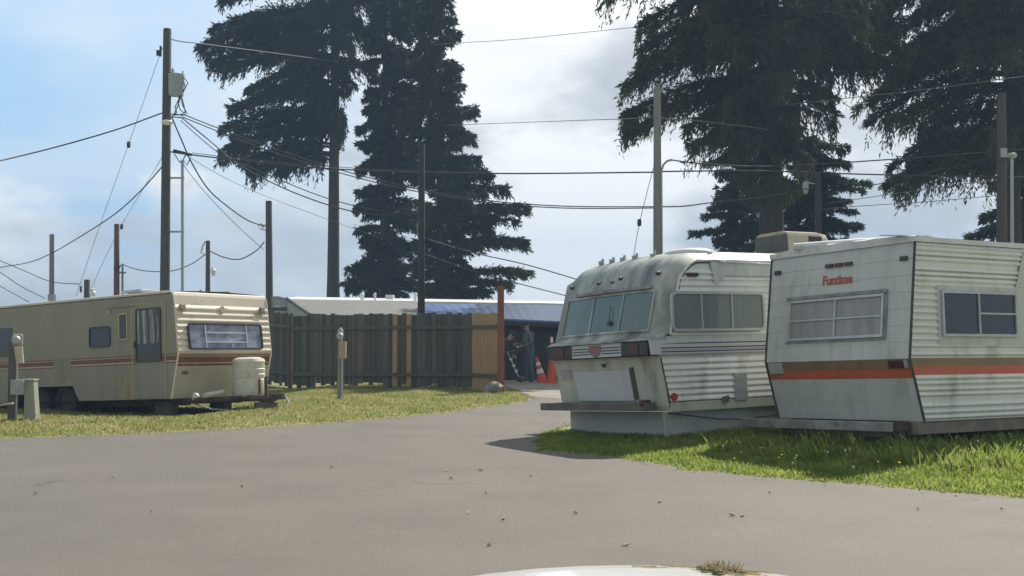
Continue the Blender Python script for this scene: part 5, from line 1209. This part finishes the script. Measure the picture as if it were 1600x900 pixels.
cone('smaller orange traffic cone right beside the standing person',848,590,36.0,.80,.20,R(-14))
cone('taller orange traffic cone half hidden by the dirty rounded trailer nose',862,592,35.6,1.36,.19,0,((.88,.99),))

# ------------------------------------------------------------------ white car at the camera
car = empty('car', loc=(.262,0,0)); tag(car,'white car whose bonnet shows at the bottom edge, with dry moss on it','car')
def ring(y, w0, w1, z0, z1, crown, n=13):
    """half section from sill up over the top to the other side"""
    pts = [(-w0,z0),(-w0-.01,z0+.25*(z1-z0)),(-w0,z0+.6*(z1-z0)),(-w1-.03,z1-.10),(-w1,z1-.04)]
    pts += [(w1*t, z1 + crown*(1-abs(t)**2.2)) for t in np.linspace(-.9,.9,n)]
    pts += [(-x,z) for x,z in [(-w1,z1-.04),(-w1-.03,z1-.10),(-w0,z0+.6*(z1-z0)),(-w0-.01,z0+.25*(z1-z0)),(-w0,z0)]]
    return [(x,y,z) for x,z in pts]
mb = MB()
DZ = .016
secs = [(2.92,.62,.55,.30,.62,.03),(2.90,.70,.62,.24,.74,.05),(2.86,.74,.66,.22,.83,.06),(2.80,.77,.69,.20,.885,.065),(2.70,.80,.71,.20,.928,.056),(2.62,.815,.72,.20,.942,.050),(2.3,.84,.74,.2,.955,.052),(1.9,.86,.75,.2,.965,.05),(1.5,.87,.76,.2,.97,.045),(1.2,.875,.78,.2,.975,.02),(0,.885,.80,.2,.95,.0),(-1.3,.88,.79,.2,.95,.0),(-1.8,.82,.72,.25,.90,.02),(-1.95,.75,.65,.3,.6,.02)]
secs = [(y,a_,b_,c_,d_+(DZ if y > 1 else 0)-(.055 if y > 1.7 else 0),e_+(.055 if y > 1.7 else 0)) for y,a_,b_,c_,d_,e_ in secs]
mb.grid([ring(*s_) for s_ in secs]); mb.face(ring(*secs[0])); mb.face(ring(*secs[-1])[::-1])
part(mb,'body',M['car_white'],car,smooth='auto')
mb = MB()
def cab(y,w,z,n=9): return [(-w,y,z)]+[(w*t,y,z+.03*(1-t*t)) for t in np.linspace(-.9,.9,n)]+[(w,y,z)]
mb.grid([cab(.15,.58,1.345),cab(-.2,.60,1.375),cab(-.8,.60,1.37),cab(-1.3,.56,1.30)]); part(mb,'roof',M['car_white'],car,smooth=True)
mb = MB(); mb.grid([[(-.74,1.2,.975),(0,1.28,1.0),(.74,1.2,.975)],[(-.58,.16,1.34),(0,.17,1.37),(.58,.16,1.34)]]); part(mb,'windscreen',M['car_glass'],car,smooth=True)
mb = MB(); mb.grid([[(-.74,-1.75,.93),(.74,-1.75,.93)],[(-.56,-1.3,1.295),(.56,-1.3,1.295)]]); part(mb,'rear_window',M['car_glass'],car)
for s_ in (-1,1):
    mb = MB(); mb.grid([[(s_*.80,1.15,.96),(s_*.80,0,.955),(s_*.80,-1.7,.94)],[(s_*.585,.16,1.34),(s_*.605,-.2,1.37),(s_*.56,-1.3,1.295)]]); part(mb,'side_window',M['car_glass'],car)
    mb = MB(); mb.hexa([(s_*.45,2.86,.60),(s_*.72,2.78,.60),(s_*.72,2.6,.60),(s_*.45,2.7,.60),(s_*.45,2.87,.76),(s_*.71,2.79,.76),(s_*.71,2.6,.76),(s_*.45,2.7,.76)]); part(mb,'headlight',M['lens'],car,bevel=.02)
    for y in (1.95,-1.05):
        wheel(car,(s_*.80,y,.32),.32,.2).rotation_euler = (0,0,0)
for o_ in [c_ for c_ in bpy.data.objects if c_.parent == car and c_.name.startswith('wheel')]:
    c_ = sum((Vector(v.co) for v in o_.data.vertices), Vector())/len(o_.data.vertices); Mr = Matrix.Translation(c_) @ Matrix.Rotation(R(90),4,'Z') @ Matrix.Translation(-c_)
    o_.data.transform(Mr)
    for ch in bpy.data.objects:
        if ch.parent == o_: ch.data.transform(Mr)
mb = MB(); mb.box((0,2.90,.52),(.9,.06,.14)); part(mb,'grille',M['dark_plastic'],car,bevel=.01)
# moss clump and dry grass lying on the bonnet edge
def bz(x, y):  # bonnet height
    Yk = [s_[0] for s_ in secs][::-1]; z1 = np.interp(y,Yk,[s_[4] for s_ in secs][::-1]); cr = np.interp(y,Yk,[s_[5] for s_ in secs][::-1]); w1 = np.interp(y,Yk,[s_[2] for s_ in secs][::-1])
    return float(z1 + cr*(1-min(1,abs(x-.262)/w1)**2.2))
rg = random.Random(4); mb = MB(); xc, yc = .445, 2.60
for i in range(26):
    x, y = xc+rg.gauss(0,.022), yc+rg.gauss(0,.02); mb.ball((x,y,bz(x,y)+.004),(rg.uniform(.006,.014),rg.uniform(.006,.014),rg.uniform(.005,.011)),6,mi=1)
for i in range(150):
    x, y = xc+rg.gauss(.004,.021), yc+rg.gauss(0,.02); a_ = rg.uniform(0,6.3); l_ = rg.uniform(.008,.026); z = bz(x,y)
    if rg.random() < .5: mb.tube([(x,y,z),(x+l_*.5*math.cos(a_),y+l_*.3*math.sin(a_),z+l_)],.0011,3,cap=False,mi=0)
    else: mb.tube([(x,y,z+.004),(x+l_*2.2*math.cos(a_),y+l_*.5*math.sin(a_),bz(x+l_*2.2*math.cos(a_),y)+.004)],.001,3,cap=False,mi=0)
for i in range(9):
    x, y = xc-rg.uniform(.02,.15), 2.645+rg.gauss(0,.01); l_ = rg.uniform(.02,.06); mb.tube([(x,y,bz(x,y)+.002),(x-l_,y+rg.gauss(0,.006),bz(x-l_,y)+.003)],.0009,3,cap=False,mi=0)
for i in range(12):
    x, y = xc+rg.uniform(.01,.09), 2.64+rg.gauss(0,.016); l_ = rg.uniform(.02,.05); mb.tube([(x,y,bz(x,y)+.002),(x+l_,y+rg.gauss(0,.006),bz(x+l_,y)+.003)],.0012,3,cap=False,mi=0)
tag(mb.build('dry_moss',[M['dry_grass'],M['moss'],M['blade_mown']],recalc=False),'clump of dry moss and straw on the bonnet of the white car','moss')

# ------------------------------------------------------------------ litter on the drive
LIT = [(706,747,0),(829,744,0),(751,735,1),(849,746,1),(1029,785,0),(899,801,0),(1142,805,0),(1157,807,0),(786,812,0),(764,851,0),(697,735,1),(733,801,1),(760,770,0),(1430,795,1),(1560,795,0),(976,851,1),(380,760,0),(180,745,1),(240,800,0),(520,730,0),(60,770,0),(1200,770,0)]
words = {0:'dark brown curled leaf scrap lying on the asphalt drive',1:'pale dry leaf scrap lying on the asphalt drive'}
for i,(px,py,k_) in enumerate(LIT):
    x, y = gnd(px,py); rg = random.Random(i); mb = MB(); L_ = rg.uniform(.016,.036); W_ = L_*.45; a_ = rg.uniform(0,3)
    c_, s_ = math.cos(a_), math.sin(a_); pt = lambda u,v,z: (u*c_-v*s_, u*s_+v*c_, z)
    for q in (0,1):
        t = .0015*q; sg = [pt(-L_,0,.008+t),pt(-.3*L_,W_,.02+t),pt(.5*L_,.7*W_,.014+t),pt(L_,0,.022+t),pt(.4*L_,-W_,.006+t),pt(-.4*L_,-.8*W_,.012+t)]
        mb.face(sg if q else sg[::-1])
    o_ = mb.build('leaf_scrap', M['leaf_pale' if k_ else 'leaf_brown'], None, recalc=False); o_.location = (x,y,float(rz(np.array(y)))); tag(o_, words[k_], 'leaf', 'pale leaf scraps on the drive' if k_ else 'dark leaf scraps on the drive')

# ------------------------------------------------------------------ scattering volume added for the sunward glare
hm = bpy.data.materials.new('glare_volume'); hm.use_nodes = True; n_ = hm.node_tree
for q in list(n_.nodes):
    if q.type != 'OUTPUT_MATERIAL': n_.nodes.remove(q)
pv = n_.nodes.new('ShaderNodeVolumePrincipled'); pv.inputs['Color'].default_value = (.48, .70, 1.0, 1); pv.inputs['Density'].default_value = .00135
n_.links.new(pv.outputs[0], n_.nodes['Material Output'].inputs['Volume'])
mb = MB(); mb.box((0, 0, 29), (1500, 1500, 64)); hz = mb.build('glare_volume', hm); tag(hz, 'thin bluish volume added for the glare over the trees', kind='stuff')
